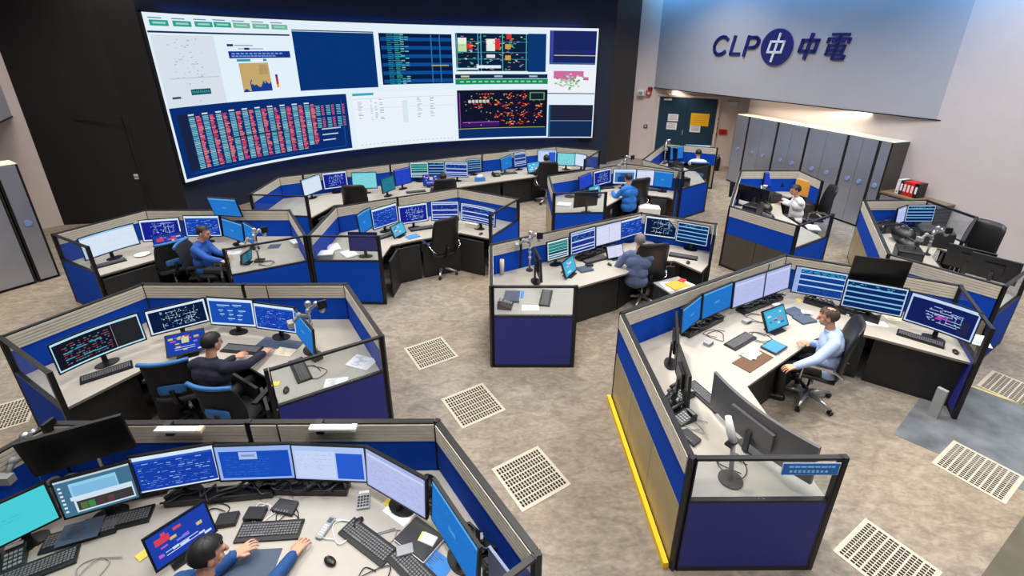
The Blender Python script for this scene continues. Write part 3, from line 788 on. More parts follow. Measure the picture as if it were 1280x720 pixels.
def seg_glass(a, b, par, low):
    a = Vector(a); b = Vector(b); dr = (b-a).normalized(); a2 = a+dr*.025; b2 = b-dr*.025
    p = part('end_panel', MB().beam(a2, b2, .04, .05, .80), low, par)
    fr = MB().beam(a2, b2, .04, 1.243, 1.266).beam(a2, b2, .04, .80, .825).beam(a2, b2, .045, 0, .05).beam(a2, a2+dr*.012, .045, 0, 1.27).beam(b2-dr*.012, b2, .045, 0, 1.27)
    part('panel_frame', fr, M_FRAME, p)
    part('glass_pane', MB().beam(a2, b2, .008, .825, 1.243), M_GLASS, p)

def seg_bare(a, b, par):
    a = Vector(a); b = Vector(b)
    p = part('open_frame', MB().beam(a, b, .04, 1.23, 1.27).beam(a, b, .04, .72, .76).beam(a, b, .03, 0, .04).beam(a, a+(b-a)*.02, .04, 0, 1.27).beam(b-(b-a)*.02, b, .04, 0, 1.27), M_FRAME, par)
    part('frame_pane', MB().beam(a, b, .008, .76, 1.23), M_GLASS, p)

def nearest(p, line):
    best = None
    for i in range(len(line)-1):
        a = Vector(line[i]); b = Vector(line[i+1]); t = max(0, min(1, (p-a).dot(b-a)/(b-a).length_squared)); q = a+(b-a)*t
        if best is None or (q-p).length < best[0]: best = ((q-p).length, q)
    return best[1]

def build_pod(k):
    d = PODS[k]; P0 = d['p']; I0 = d['i']
    cx = sum(p[0] for p in P0)/len(P0); cy = sum(p[1] for p in P0)/len(P0)
    root = thing('operator_console', POD_LABEL[k], 'console desk', (cx, cy, 0), 0, 'operator consoles')
    pp = [(x-cx, y-cy) for x, y in P0]; ii = [(x-cx, y-cy) for x, y in I0]
    kick = M_CABDARK if k == 'J' else M_KICK
    for i, t in enumerate(d['t']):
        if t == 'r': seg_rail(pp[i], pp[i+1], root, kick)
        elif t == 'g': seg_glass(pp[i], pp[i+1], root, M_FABRIC if (k == 'B' and i == 0) else ENDMAT.get(k, M_FABRIC))
        else: seg_bare(pp[i], pp[i+1], root)
    for i, p in enumerate(pp):
        q = Vector(pp[min(i+1, len(pp)-1)])-Vector(pp[max(i-1, 0)])
        part('corner_post', MB().box((p[0], p[1], .636), (.040, .046, 1.268), math.atan2(q.y, q.x)), M_FRAME, root)
    # worktop
    cen = Vector((sum(p[0] for p in ii)/len(ii), sum(p[1] for p in ii)/len(ii)))
    outer = []
    for p in pp:
        v = Vector(p); q = nearest(v, ii); dv = (q-v)
        outer.append(tuple(v+dv.normalized()*.032) if dv.length > .05 else p)
    part('worktop', MB().prism(outer+ii, .71, .74, 0, 1), [M_TOP, M_EDGE], root)
    # cabinets under the worktop
    for i in range(len(ii)-1):
        a = Vector(ii[i]); b = Vector(ii[i+1]); dr = (b-a)
        if dr.length < .25: continue
        dr.normalize(); m_ = (a+b)/2; q = nearest(m_, pp); n = Vector((-dr.y, dr.x))
        if n.dot(q-m_) < 0: n = -n
        off = min(.14, (q-m_).length*.3)
        a2 = a+n*off+dr*.03; b2 = b+n*off-dr*.03; L_ = (b2-a2).length
        if L_ < .2: continue
        c = MB(); nn = max(1, round(L_/.7))
        for j in range(nn):
            c.beam(a2+(b2-a2)*(j/nn)+dr*.004, a2+(b2-a2)*((j+1)/nn)-dr*.004, .03, .04, .70)
        c.beam(a2, b2, .02, 0.0, .05)
        part('under_desk_panel', c, M_BASE, root)
    if k == 'F':
        part('desk_foot', MB().box((5.09-cx, 4.63-cy, .2), (.05, .10, .40), .5), M_GREY, root)
        a = Vector((1.379-.06-cx, 2.801-cy)); b = Vector((1.287-.065-cx, 4.93-cy))
        part('floor_edge', MB().beam(a, b, .045, 0, .07), M_YPAINT, root, 'bright yellow safety edge')
    return root
for k in PODS: build_pod(k)

# ------------------------------------------------------------------ monitors
MON = {  # content, seed, stand, curve, label
'A1': ('cyan', 1, 'foot', 0, 'monitor with a plain cyan page, at the outer end of the frontmost console row'),
'A2': ('desktop', 2, 'foot', 0, 'monitor showing a grey desktop with icons and open windows, on the frontmost console'),
'A3': ('table', 3, 'foot', 0, 'monitor full of dense blue text rows, beside the grey desktop monitor'),
'A4': ('window', 4, 'foot', 0, 'blue monitor with a small pale pop-up window, on the frontmost console'),
'A5': ('halfpage', 5, 'foot', 0, 'monitor split between a pale page and a blue block, on the frontmost console'),
'A6': ('page', 6, 'foot', 0, 'angled monitor with a lavender page, on the frontmost console'),
'A7': ('plain', 7, 'foot', 0, 'sky blue monitor turned sideways near the aisle partition of the frontmost console'),
'A8': ('tiles', 8, 'easel', 0, 'tilted touch panel with red and white tiles beside the frontmost operator'),
'A9': ('off', 9, 'arm', 0, 'dark switched-off monitor raised behind the grey desktop monitor, on the frontmost console'),
'B1': ('graph', 10, 'foot', .05, 'ultrawide monitor with red and cyan plots on black, left of the dark-jacketed operator'),
'B2': ('darkdiagram', 11, 'foot', 0, 'monitor with a dark network diagram in front of the dark-jacketed operator'),
'B3': ('sparse', 12, 'foot', 0, 'blue monitor with a few short text groups at the dark-jacketed operator console'),
'B4': ('table', 13, 'foot', 0, 'blue text table monitor beside the sparse blue one, dark-jacketed operator console'),
'B5': ('plain', 14, 'foot', 0, 'blue monitor turned steeply sideways at the dark-jacketed operator console'),
'B6': ('tiles', 15, 'easel', 0, 'low tilted panel with coloured tiles, left of the dark-jacketed operator'),
'C1': ('white', 16, 'foot', .05, 'ultrawide monitor with a blank white page at the blue-shirted operator console'),
'C2': ('diagram', 17, 'foot', 0, 'monitor with a violet-blue wiring diagram beside the blank white ultrawide'),
'C3': ('table', 18, 'foot', 0, 'blue text monitor directly behind the head of the blue-shirted operator'),
'C4': ('plain', 19, 'foot', 0, 'angled blue monitor facing the blue-shirted operator'),
'C5': ('plain', 20, 'foot', 0, 'narrow side-turned monitor nearest the silver arm at the blue-shirted operator console'),
'C6': ('plain', 21, 'arm', 0, 'bright blue monitor raised above the row on an arm, blue-shirted operator console'),
'C7': ('tiles', 22, 'easel', 0, 'low touch panel with purple tiles behind the empty chair by the lockers'),
'D1': ('plain', 23, 'foot', .03, 'side-turned light blue monitor at the console with the empty swivel chair'),
'D2': ('table', 24, 'foot', 0, 'blue text monitor next to the side-turned one, empty swivel chair console'),
'D3': ('diagram', 25, 'foot', 0, 'violet diagram monitor at the console with the empty swivel chair'),
'D4': ('bands', 26, 'foot', 0, 'white-banded monitor behind the empty swivel chair back'),
'D5': ('bands', 27, 'foot', .05, 'ultrawide monitor with white bands, by the glass end of the empty chair console'),
'D6': ('panel', 28, 'easel', 0, 'small pale blue tablet on an easel at the empty swivel chair console'),
'E1': ('greenbands', 29, 'foot', 0, 'monitor with green and white bands at the grey-shirted operator console'),
'E2': ('bands', 30, 'foot', 0, 'tall violet monitor with white bands at the grey-shirted operator console'),
'E3': ('whitepage', 31, 'foot', 0, 'monitor with a pale lavender page at the grey-shirted operator console'),
'E4': ('table', 32, 'foot', 0, 'blue text monitor behind the head of the grey-shirted operator'),
'E5': ('darkdiagram', 33, 'foot', 0, 'dark diagram monitor with white border at the grey-shirted operator console'),
'E6': ('navybands', 34, 'foot', 0, 'navy monitor with pale stripes, last by the aisle of the grey-shirted operator console'),
'E7': ('panel', 35, 'easel', 0, 'small bright tablet on an easel at the grey-shirted operator console'),
'E8': ('whitepage', 36, 'easel', 0, 'open laptop-sized white display beside the grey-shirted operator'),
'E9': ('blue', 37, 'foot', 0, 'edge-on monitor beside the robot-like silver arm of the grey-shirted operator console'),
'F1': ('plain', 38, 'foot', 0, 'narrow blue monitor at the corner of the yellow-edged console row'),
'F2': ('plain', 39, 'foot', 0, 'sky blue monitor next to the lavender pages on the yellow-edged console'),
'F3': ('page', 40, 'foot', 0, 'pale lavender page monitor next to the sky blue one, yellow-edged console'),
'F4': ('page', 41, 'foot', 0, 'lavender page monitor at the far corner of the yellow-edged console'),
'F5': ('cyanbands', 42, 'foot', 0, 'cyan-banded table monitor in front of the seated man at the yellow-edged console'),
'F6': ('navybands', 43, 'foot', 0, 'white-framed table monitor below the raised dark one, yellow-edged console'),
'F7': ('linediagram', 44, 'foot', .03, 'navy monitor with a white line diagram by the glass end of the yellow-edged console'),
'F8': ('off', 45, 'arm', 0, 'dark switched-off monitor raised above the white-framed table monitor'),
'F9': ('panel', 46, 'easel', 0, 'tilted touch panel with a pink diagram in front of the seated man'),
'F10': ('teal', 47, 'foot', 0, 'edge-on teal monitor at the partition corner of the yellow-edged console'),
'F11': ('teal', 48, 'foot', 0, 'edge-on dark monitor beside the switchboard of the yellow-edged console'),
'F12': ('blue', 49, 'foot', .07, 'large curved monitor seen from behind at the signed glass end of the yellow-edged console'),
'G1': ('white', 50, 'foot', 0, 'white page monitor at the lamp end of the long console below the video wall'),
'G2': ('diagram', 51, 'foot', 0, 'blue diagram monitor between white and mint screens of the long console'),
'G3': ('tealsheet', 52, 'foot', 0, 'mint green sheet monitor behind the headrest chair of the long console'),
'G4': ('teal', 53, 'foot', 0, 'teal side-turned monitor in the first bay of the long console'),
'G5': ('blue', 54, 'foot', 0, 'plain blue angled monitor beside the striped pair of the long console'),
'G6a': ('greenbands', 55, 'foot', 0, 'first of two striped monitors standing together on the long console, beside the plain blue one'),
'G6b': ('navybands', 56, 'foot', 0, 'second striped monitor of the pair on the long console, behind the small screen'),
'G7': ('bands', 57, 'foot', 0, 'white-banded monitor at the middle of the long console'),
'G9': ('plain', 58, 'foot', 0, 'side-turned blue monitor opening the second bay of the long console'),
'G10': ('bands', 59, 'foot', 0, 'narrow banded monitor next to the side-turned one of the long console'),
'G11': ('whitepage', 60, 'foot', 0, 'white page monitor beside the dark-haired operator of the long console'),
'G12': ('halfpage', 61, 'foot', 0, 'split page monitor directly behind the dark-haired operator of the long console'),
'G13': ('tealsheet', 62, 'foot', 0, 'pale green sheet monitor towards the column end of the long console'),
'G14': ('white', 63, 'foot', 0, 'pale page monitor, last at the column end of the long console'),
'H1': ('blue', 64, 'foot', 0, 'side-turned blue monitor at the bright-blue-shirted operator console'),
'H2': ('diagram', 65, 'foot', 0, 'violet diagram monitor beside the side-turned one, bright-blue-shirted operator console'),
'H3': ('photo', 66, 'foot', 0, 'monitor with a picture-like blue view behind the bright-blue-shirted operator'),
'H4': ('whitepage', 67, 'foot', 0, 'white page monitor above the high chair back of the bright-blue-shirted operator'),
'H5': ('plain', 68, 'foot', 0, 'sky blue monitor at the closed end of the bright-blue-shirted operator console'),
'I1': ('white', 69, 'foot', 0, 'wide pale monitor behind the operator before the dark double door'),
'I2': ('plain', 70, 'foot', 0, 'blue side monitor at the console before the dark double door'),
'J1': ('blue', 71, 'foot', 0, 'royal blue monitor at the console before the tall cabinets'),
'J2': ('dusk', 72, 'foot', 0, 'dim navy monitor next to the orange board before the tall cabinets'),
'K1': ('navybands', 73, 'foot', 0, 'banded monitor glowing in the cluttered console beside the binder cabinet'),
'K2': ('page', 74, 'foot', 0, 'lavender side monitor touching the banded one beside the binder cabinet'),
'G8': ('navybands', 75, 'foot', 0, 'small monitor partly hidden behind the white-banded one at the middle of the long console'),
'G16': ('panel', 76, 'easel', 0, 'small cyan tablet beside the dark-haired operator of the long console'),
'G17': ('tiles', 77, 'easel', 0, 'low blue touch panel below the striped pair of the long console'),
'H6': ('panel', 78, 'easel', 0, 'white-blue tablet beside the bright-blue-shirted operator'),
'H7': ('off', 79, 'foot', 0, 'dark monitor turned away behind the glass of the bright-blue-shirted operator console'),
'D7': ('dusk', 80, 'foot', 0, 'deep blue monitor standing behind the end glass of the empty swivel chair console'),
'C8': ('teal', 81, 'easel', 0, 'small teal screen behind the glass by the hands of the blue-shirted operator'),
'K3': ('off', 82, 'foot', 0, 'dark monitor seen from behind at the slatted front of the binder cabinet console'),
'K4': ('off', 83, 'foot', 0, 'second dark monitor seen from behind, nearest the armchair of the binder cabinet console'),
'J3': ('off', 84, 'foot', 0, 'dark monitor seen from behind over the slatted front before the tall cabinets'),
'J4': ('off', 85, 'foot', 0, 'second dark monitor backing the slatted front before the tall cabinets'),
'I3': ('off', 86, 'foot', 0, 'dark monitor backing the slatted front of the console before the double door'),
}
M_BACKGREY = mat('grey_display_back', (92, 92, 94), .35)
for n, (kind, seed, stand, cv, lab) in MON.items():
    x, y, zb, yaw, w, h, tilt = MONITORS[n]
    nm = 'touch_panel' if stand == 'easel' else 'monitor'
    monitor(nm, lab, x, y, zb, yaw, w, h, tilt, kind, seed, .74, stand, cv, 'console displays', M_BACKGREY if n == 'F12' else M_BLACK)

# ------------------------------------------------------------------ things on the desks
def key_block(w, d, nx, ny, z, gap=.006):
    m_ = MB(); kw = w/nx; kd = d/ny
    for j in range(ny):
        i = 0
        while i < nx:
            span = 5 if (j == 0 and i == 4 and nx > 12) else 1
            if True:
                m_.box((-w/2+kw*(i+span/2), -d/2+kd*(j+.5), z), (kw*span-gap, kd-gap, .007))
            i += span
    return m_
KB_BODY = MB().prism([(-.235, -.085), (.235, -.085), (.235, .075), (-.235, .075)], 0, .018).box((0, .055, .021), (.46, .03, .008)).mesh('keyboard_body', M_BLACK)
KB_KEYS = key_block(.44, .105, 20, 5, .022).mesh('keyboard_keys', M_KEY)
def keyboard(label, x, y, rz, cover=None):
    t = thing('keyboard', label, 'keyboard', (x, y, .7405), rz, 'keyboards on the consoles')
    part('key_tray', KB_BODY, None, t); part('key_field', KB_KEYS, None, t)
    if cover: part('dust_cover', MB().box((-.02, -.01, .03), (.36, .15, .006)), cover, t)
    return t
MOUSE_B = MB().ball((0, 0, .014), (.031, .055, .019), 14).mesh('mouse_body', M_BLACK)
MOUSE_W = MB().cyl((-.004, .028, .030), .009, .008, 10, axis=(1, 0, 0)).mesh('mouse_wheel', M_KEY)
def mouse(label, x, y, rz):
    t = thing('computer_mouse', label, 'mouse', (x, y, .7425), rz, 'mice on the consoles')
    part('shell', MOUSE_B, None, t); part('scroll_wheel', MOUSE_W, None, t); return t
def deskphone(label, x, y, rz):
    t = thing('desk_phone', label, 'phone', (x, y, .7405), rz, 'desk phones')
    b = MB().add([(-.1, -.1, 0), (.1, -.1, 0), (.1, .1, 0), (-.1, .1, 0), (-.1, -.1, .025), (.1, -.1, .025), (.1, .1, .075), (-.1, .1, .075)],
                 [(3, 2, 1, 0), (4, 5, 6, 7), (0, 1, 5, 4), (1, 2, 6, 5), (2, 3, 7, 6), (3, 0, 4, 7)])
    part('phone_body', b, M_BLACK, t)
    kp = MB()
    for j in range(4):
        for i in range(4): kp.box((-.005+i*.026, -.07+j*.03, .034+j*.0075), (.019, .02, .008))
    part('keypad', kp, M_GREY, t)
    part('handset', MB().tube([(-.07, -.085, .06), (-.07, -.06, .085), (-.07, .06, .105), (-.07, .09, .09)], [.024, .018, .018, .024], 8), M_DARK, t)
    part('display', MB().box((.035, .072, .077), (.1, .03, .006)), M_GREY, t)
    return t
def slab(name, label, cat, x, y, rz, w, d, h, m_, group=None, z=.7405, bev=.0):
    o = solo(name, MB().box((0, 0, h/2), (w, d, h)), m_, label, cat, (x, y, z), rz, group)
    if bev:
        b = o.modifiers.new('edge', 'BEVEL'); b.width = bev; b.segments = 2
    return o
def pages(name, label, cat, x, y, rz, w, d, n, m_, group, seed=0):
    rr = random.Random(seed*7+int(x*100)); m2 = MB()
    for k in range(n):
        m2.box((rr.uniform(-.01, .01), rr.uniform(-.01, .01), .0015+k*.004), (w, d, .003), rr.uniform(-.06, .06))
    return solo(name, m2, m_, label, cat, (x, y, .7405), rz, group)
def printed(name, label, x, y, rz, w, d, m_, ink):
    t = thing(name, label, 'paper', (x, y, .7405), rz, 'papers on the consoles')
    part('sheet', MB().box((0, 0, .002), (w, d, .004)), m_, t)
    s = MB(); rr = random.Random(int(x*77))
    for k in range(9): s.box((-w*.3*rr.random()-.0, d*(.4-.09*k), .0046), (w*(.25+.4*rr.random())*.6, d*.025, .0008))
    part('print_lines', s, ink, t); return t
for i, (k, x, y, yw, lab) in enumerate(DESK):
    rz = R(yw)
    if k == 'keyboard': keyboard(lab, x, y, rz)
    elif k == 'keyboard_blue':
        printed('cover_sheet', lab.replace('black keyboard covered by a blue-grey sheet', 'blue-grey sheet over the black keyboard'), x, y, rz, .26, .19, M_SLATE, M_DARK).location.z = .775
        keyboard(lab.replace('covered by', 'under'), x, y, rz)
    elif k == 'mouse': mouse(lab, x, y, rz)
    elif k == 'deskphone': deskphone(lab, x, y, rz)
    elif k == 'handset':
        t = thing('phone_handset', lab, 'phone', (x, y, .7405), rz)
        b = MB().prism([(-.095, -.022), (-.085, -.03), (.085, -.027), (.095, -.018), (.095, .018), (.085, .027), (-.085, .03), (-.095, .022)], 0, .024)
        part('handset_body', b, M_GREY, t, bevel=.005)
        kp = MB()
        for j in range(5):
            for q in range(3): kp.box((-.07+j*.02, -.014+q*.014, .026), (.013, .009, .004))
        part('keypad', kp, M_WHITE, t); part('display', MB().box((.055, 0, .025), (.04, .036, .003)), M_SLATE, t)
    elif k == 'router':
        t = thing('router_box', lab, 'electronic box', (x, y, .7405), rz)
        part('casing', MB().prism([(-.1, -.05), (.1, -.06), (.085, .06), (-.085, .06)], 0, .035), M_DARK, t, bevel=.008)
        l = MB()
        for q in range(5): l.box((-.05+q*.025, -.045, .0365), (.012, .02, .002))
        part('indicator_strip', l, M_KEY, t)
    elif k == 'box_black':
        t = thing('adapter_box', lab, 'electronic box', (x, y, .7405), rz)
        part('casing', MB().box((0, 0, .02), (.15, .11, .04)), M_BLACK, t, bevel=.005)
        part('port_strip', MB().box((0, .0556, .02), (.11, .002, .016)), M_KEY, t)
    elif k == 'calculator':
        t = thing('desk_calculator', lab, 'calculator', (x, y, .7405), rz)
        part('casing', MB().add([(-.05, -.07, 0), (.05, -.07, 0), (.05, .07, 0), (-.05, .07, 0), (-.05, -.07, .02), (.05, -.07, .02), (.05, .07, .06), (-.05, .07, .06)], [(3, 2, 1, 0), (4, 5, 6, 7), (0, 1, 5, 4), (1, 2, 6, 5), (2, 3, 7, 6), (3, 0, 4, 7)]), M_GREY, t, bevel=.004)
        kp = MB()
        for j in range(4):
            for q in range(4): kp.box((-.034+q*.0227, -.05+j*.022, .028+j*.0063), (.016, .014, .006))
        part('buttons', kp, M_DARK, t); part('display', MB().box((0, .05, .056), (.08, .028, .004)), M_WHITE, t)
    elif k == 'folder_dark':
        t = thing('document_folder', lab, 'folder', (x, y, .7405), rz)
        part('cover', MB().box((0, 0, .018), (.30, .23, .036)), M_SLATE if 'blue' in lab or 'grey' in lab else M_DARK, t, bevel=.006)
        part('page_block', MB().box((.004, -.004, .016), (.30, .23, .022)), M_PAPER, t)
        if 'note' in lab: part('sticky_note', MB().box((.03, .02, .0375), (.076, .076, .002), .3), M_YELLOW, t)
    elif k == 'mat': slab('writing_pad', lab, 'desk mat', x, y, rz, .38, .22, .006, M_SLATE, z=.7405)
    elif k == 'mat_blue': slab('desk_mat', lab, 'desk mat', x, y, rz, .55 if yw < 0 else .2, .2, .003, M_SLATE)
    elif k == 'sticky': slab('sticky_note', lab, 'sticky note', x, y, rz, .076, .076, .006, M_YELLOW, 'sticky notes')
    elif k == 'paper':
        o_ = printed('paper_sheet', lab, x, y, rz, .24, .15, M_PAPER if 'pale' not in lab else M_CREAM, M_GREY)
        if 'clipboard' in lab:
            o_.location.z = .7492; part('crumpled_sheet', MB().box((-.02, -.03, .012), (.16, .1, .004), .4).box((.06, .02, .02), (.12, .09, .004), -.3, mtx=Matrix.Translation((.06, .02, .022)) @ Euler((.12, -.1, -.3)).to_matrix().to_4x4()), M_PAPER, o_)
    elif k == 'paper_blue': printed('blue_sheet', lab, x, y, rz, .22, .16, M_BLUECARD, M_SLATE)
    elif k == 'paper_blue2':
        t = thing('tablet', lab, 'tablet', (x, y, .750), rz)
        part('cover', MB().box((0, 0, .008), (.27, .2, .016)), M_DARK, t, bevel=.005)
        part('blue_face', MB().box((0, 0, .0165), (.24, .17, .002)), M_BLUECARD, t)
    elif k == 'booklet_blue': pages('notebook', lab, 'notebook', x, y, rz, .24, .17, 3, M_BLUECARD, None)
    elif k == 'booklet_dark': pages('folder_stack', lab, 'folder', x, y, rz, .24, .18, 5, M_SLATE, None, i)
    elif k == 'paper_stack': pages('paper_pile', lab, 'paper pile', x, y, rz, .21, .3, 6, M_PAPER, 'paper piles', i)
    elif k == 'paper_box': printed('paper_pad', lab, x, y, rz, .3, .22, M_PAPER, M_BLUECARD)
    elif k == 'box_grey':
        t = thing('card_box', lab, 'box', (x, y, .7405), rz)
        part('carton', MB().box((0, 0, .04), (.3, .2, .08)), M_CREAM if 'cream' in lab else M_GREY, t, bevel=.004)
        part('lid', MB().box((0, 0, .088), (.31, .21, .018)), M_PAPER, t)
    elif k == 'box_blue':
        t = thing('tissue_box', lab, 'box', (x, y, .7405), rz)
        part('carton', MB().box((0, 0, .05), (.26, .16, .1)), M_BLUECARD, t)
        part('tissue', MB().ball((0, 0, .12), (.1, .06, .05), 8), M_PAPER, t)
    elif k == 'dish':
        m2 = MB()
        m2.tube([(0, 0, 0), (0, 0, .004), (0, 0, .02), (0, 0, .022)], [.06, .07, .12, .115], 20)
        solo('round_dish', m2, M_WHITE if 'white' in lab else M_DARK, lab, 'dish', (x, y, .7405))
    elif k == 'board_brown':
        t = thing('clipboard', lab, 'clipboard', (x, y, .7405), rz)
        part('board', MB().box((0, -.05, .004), (.50, .22, .008)), M_BROWN, t)
        part('clip', MB().box((0, .09, .011), (.1, .03, .008)), M_SILVER, t)

# ------------------------------------------------------------------ silver articulated arms standing on the desks
def arm_pole(label, x, y, z, h, rz, seed=0):
    t = thing('jointed_arm_stand', label, 'equipment arm', (x, y, z), rz, 'silver jointed arm stands')
    part('foot', MB().cyl((0, 0, 0.001), .06, .014, 16), M_DARK, t)
    p = MB().cyl((0, 0, .014), .016, h-.014, 10)
    for q in (.35, .5, .62): p.cyl((0, 0, h*q), .026, .03, 10)
    part('pole', p, M_SILVER, t)
    a = MB().tube([(0, 0, h-.06), (.09, .02, h+.01), (.16, -.03, h-.05)], .022, 8)
    a.ball((.09, .02, h+.01), .034, 8); a.ball((.16, -.03, h-.05), .036, 8); a.ball((0, 0, h-.06), .034, 8)
    part('upper_arm', a, M_SILVER, t)
    b = MB().tube([(0, 0, h-.13), (-.1, -.03, h-.09), (-.17, -.07, h-.16)], .022, 8)
    b.ball((-.1, -.03, h-.09), .034, 8).box((-.19, -.08, h-.17), (.06, .1, .07), .4)
    part('lower_arm', b, M_GREY, t)
    part('mounting_plate', MB().box((.17, -.05, h+.03), (.10, .03, .10), .3), M_BLACK, t)
    part('tilt_head', MB().ball((.02, -.04, h+.05), .04, 10).tube([(.02, -.04, h+.05), (.02, -.1, h+.07)], .025, 8), M_SILVER, t)
    return t
arm_pole('tall silver jointed arm stand behind the side-turned monitor of the dark-jacketed operator', *SPOT['poleB'], .74, .66, .2)
arm_pole('silver jointed arm stand near the glass of the blue-shirted operator', *SPOT['poleC'], .74, .52, .5)
arm_pole('silver jointed arm stand with white lower arms at the grey-shirted operator console', *SPOT['poleE'], .74, .62, -.3)
arm_pole('silver jointed arm stand behind the bright-blue-shirted operator monitors', 2.86, 12.08, .74, .72, .2)
arm_pole('pale jointed arm stand against the dark double door', 4.62, 14.5, .74, .66, .9)
arm_pole('silver jointed arm stand amid the dark gear beside the binder cabinet', *SPOT['poleK'], .74, .46, -.4)
arm_pole('grey jointed arm stand at the outer end of the frontmost console', -3.92, 2.98, .74, .5, 1.2)
arm_pole('white jointed arm stand among the gear before the tall cabinets', *SPOT['poleJ'], .74, .42, 1.0)

# pole with white rounded head on the front end of the yellow-edged console
t = thing('microphone_stand', 'silver pole with a white rounded head behind the signed glass', 'stand', (*SPOT['lampF'], .74), .3)
part('round_foot', MB().cyl((0, 0, .001), .10, .014, 24), M_DARK, t)
part('pole', MB().tube([(0, 0, .015), (.01, .04, .2), (.01, .06, .34)], .02, 10), M_GREY, t)
part('collar', MB().box((.01, .07, .35), (.14, .06, .02), .3), M_BLACK, t)
part('white_head', MB().tube([(.01, .07, .36), (-.01, .1, .46), (-.02, .14, .57)], [.034, .036, .026], 12), M_WHITE, t)
# cream roll at the aisle end of the grey-shirted operator console
t = thing('paper_roll', 'upright cream paper roll at the side rail of the grey-shirted operator console', 'roll', (*SPOT['tubeE'], .7405))
part('roll', MB().cyl((0, 0, 0), .035, .26, 14), M_CREAM, t); part('core', MB().cyl((0, 0, .26), .012, .002, 10), M_DARK, t)
# arm lamps clipped on the partition of the frontmost console
for lab, (x, y), cc in (('white bar lamp with yellowed tip above the blue text monitor, frontmost console', (-2.82, 3.09), M_CREAM), ('white bar lamp clipped on the partition above the split page monitor', (-1.58, 3.11), M_WHITE)):
    t = thing('bar_lamp', lab, 'lamp', (x, y, 1.20), 0)
    part('clip', MB().box((-.02, .045, .03), (.06, .05, .12)), M_DARK, t)
    part('lamp_bar', MB().box((.1, -.03, .09), (.34, .06, .028)), M_WHITE, t, bevel=.006)
    part('lamp_tip', MB().box((.29, -.03, .09), (.05, .065, .034)), cc, t, bevel=.006)
# short aerial rods
for lab, x, y, z in (('thin black aerial behind the pop-up window monitor of the frontmost console', -1.93, 3.11, .74), ('thin black aerial rod behind the lavender corner page of the yellow-edged console', 3.62, 6.18, .74), ('thin black aerial above the dark network diagram monitor', -3.17, 5.56, .74)):
    t = thing('aerial_rod', lab, 'aerial', (x, y, z)); part('rod', MB().cyl((0, 0, .02), .007, .55, 8), M_BLACK, t); part('base', MB().cyl((0, 0, 0.001), .03, .02, 12), M_BLACK, t)
# cables on the desks
def cable(label, pts, r=.004, m_=None):
    P_ = [Vector(p) for p in pts]; o = []
    for i in range(len(P_)-1):
        a, b, c, d = P_[max(i-1, 0)], P_[i], P_[i+1], P_[min(i+2, len(P_)-1)]
        for q in range(6):
            u = q/6; o.append(.5*(2*b+(c-a)*u+(2*a-5*b+4*c-d)*u*u+(3*b-a-3*c+d)*u**3))
    o.append(P_[-1]); c0 = P_[0]
    return solo('cable', MB().tube([p-c0 for p in o], r, 5), m_ or M_BLACK, label, 'cable', c0)
rc = random.Random(4)
def coil(label, x, y, z, n, rad, m_=None):
    pts = [(x+rad*(.5+rc.random()*.6)*math.cos(k*1.3+rc.random()), y+rad*(.5+rc.random()*.5)*math.sin(k*1.3+rc.random()), z+.006+rc.random()*.01) for k in range(n)]
    return cable(label, pts, .004, m_)
for lab, x, y in (('tangled black cable behind the long keyboard of the frontmost console', -1.75, 2.68), ('looped white cable under the pop-up window monitor of the frontmost console', -1.95, 2.72), ('looped grey cable beside the calculator of the frontmost console', -.95, 2.52), ('black cable loop by the angled keyboard of the frontmost console', -1.0, 2.2), ('thin blue-grey cable loop beside the cyan monitor of the frontmost console', -2.95, 2.3), ('black cable tangle behind the tiled touch panel of the frontmost console', -2.35, 2.7), ('pale cable loop near the handset of the frontmost console', -1.3, 2.6)):
    coil(lab, x, y, .74, 9, .13, M_WHITE if 'white' in lab or 'pale' in lab else (M_GREY if 'grey' in lab else M_BLACK))
for lab, x, y in (('black cable tangle under the sky blue monitor of the yellow-edged console', 2.6, 5.25), ('black cable tangle under the lavender pages of the yellow-edged console', 3.3, 5.65), ('black cable loop by the touch panel of the yellow-edged console', 3.1, 5.2), ('black cable loop behind the signed glass of the yellow-edged console', 1.95, 3.2), ('grey cable by the switchboard of the yellow-edged console', 1.75, 3.7), ('black cable behind the end glass of the dark-jacketed operator console', -2.25, 4.5), ('black curled cable behind the glass of the blue-shirted operator console', -4.1, 7.35)):
    coil(lab, x, y, .74, 9, .15, M_GREY if 'grey' in lab else M_BLACK)
# gear hidden in shade behind monitors of the frontmost console
for lab, x, y, rz in (('dark power bar in the shade behind the lavender page monitor', -.86, 3.0, -.2), ('dark power bar along the aisle partition of the frontmost console', -.22, 2.40, -.96)):
    t = thing('power_bar', lab, 'power strip', (x, y, .7405), rz); part('bar', MB().box((0, 0, .03), (.5, .09, .06)), M_BLACK, t, bevel=.006)
    s = MB()
    for q in range(5): s.box((-.18+q*.09, 0, .063), (.05, .05, .012))
    part('sockets', s, M_DARK, t)
slab('notice_board', 'pale blue board leaning inside the aisle end of the frontmost console', 'board', -.06, 2.1, R(-52), .3, .02, .36, mat('pale_blue_board', (120, 134, 170), .6), z=.7405)
t = thing('document_tray', 'red and white papers in a tray behind the grey desktop monitor', 'paper pile', (-3.05, 2.98, .7405), .3)
part('tray', MB().box((0, 0, .03), (.34, .22, .06)), M_DARK, t); part('papers', MB().box((0, 0, .07), (.3, .2, .02)).box((.03, .0, .085), (.26, .18, .012), .2), M_PAPER, t); part('red_packet', MB().box((-.02, 0, .10), (.2, .12, .02), .3), M_RED, t)
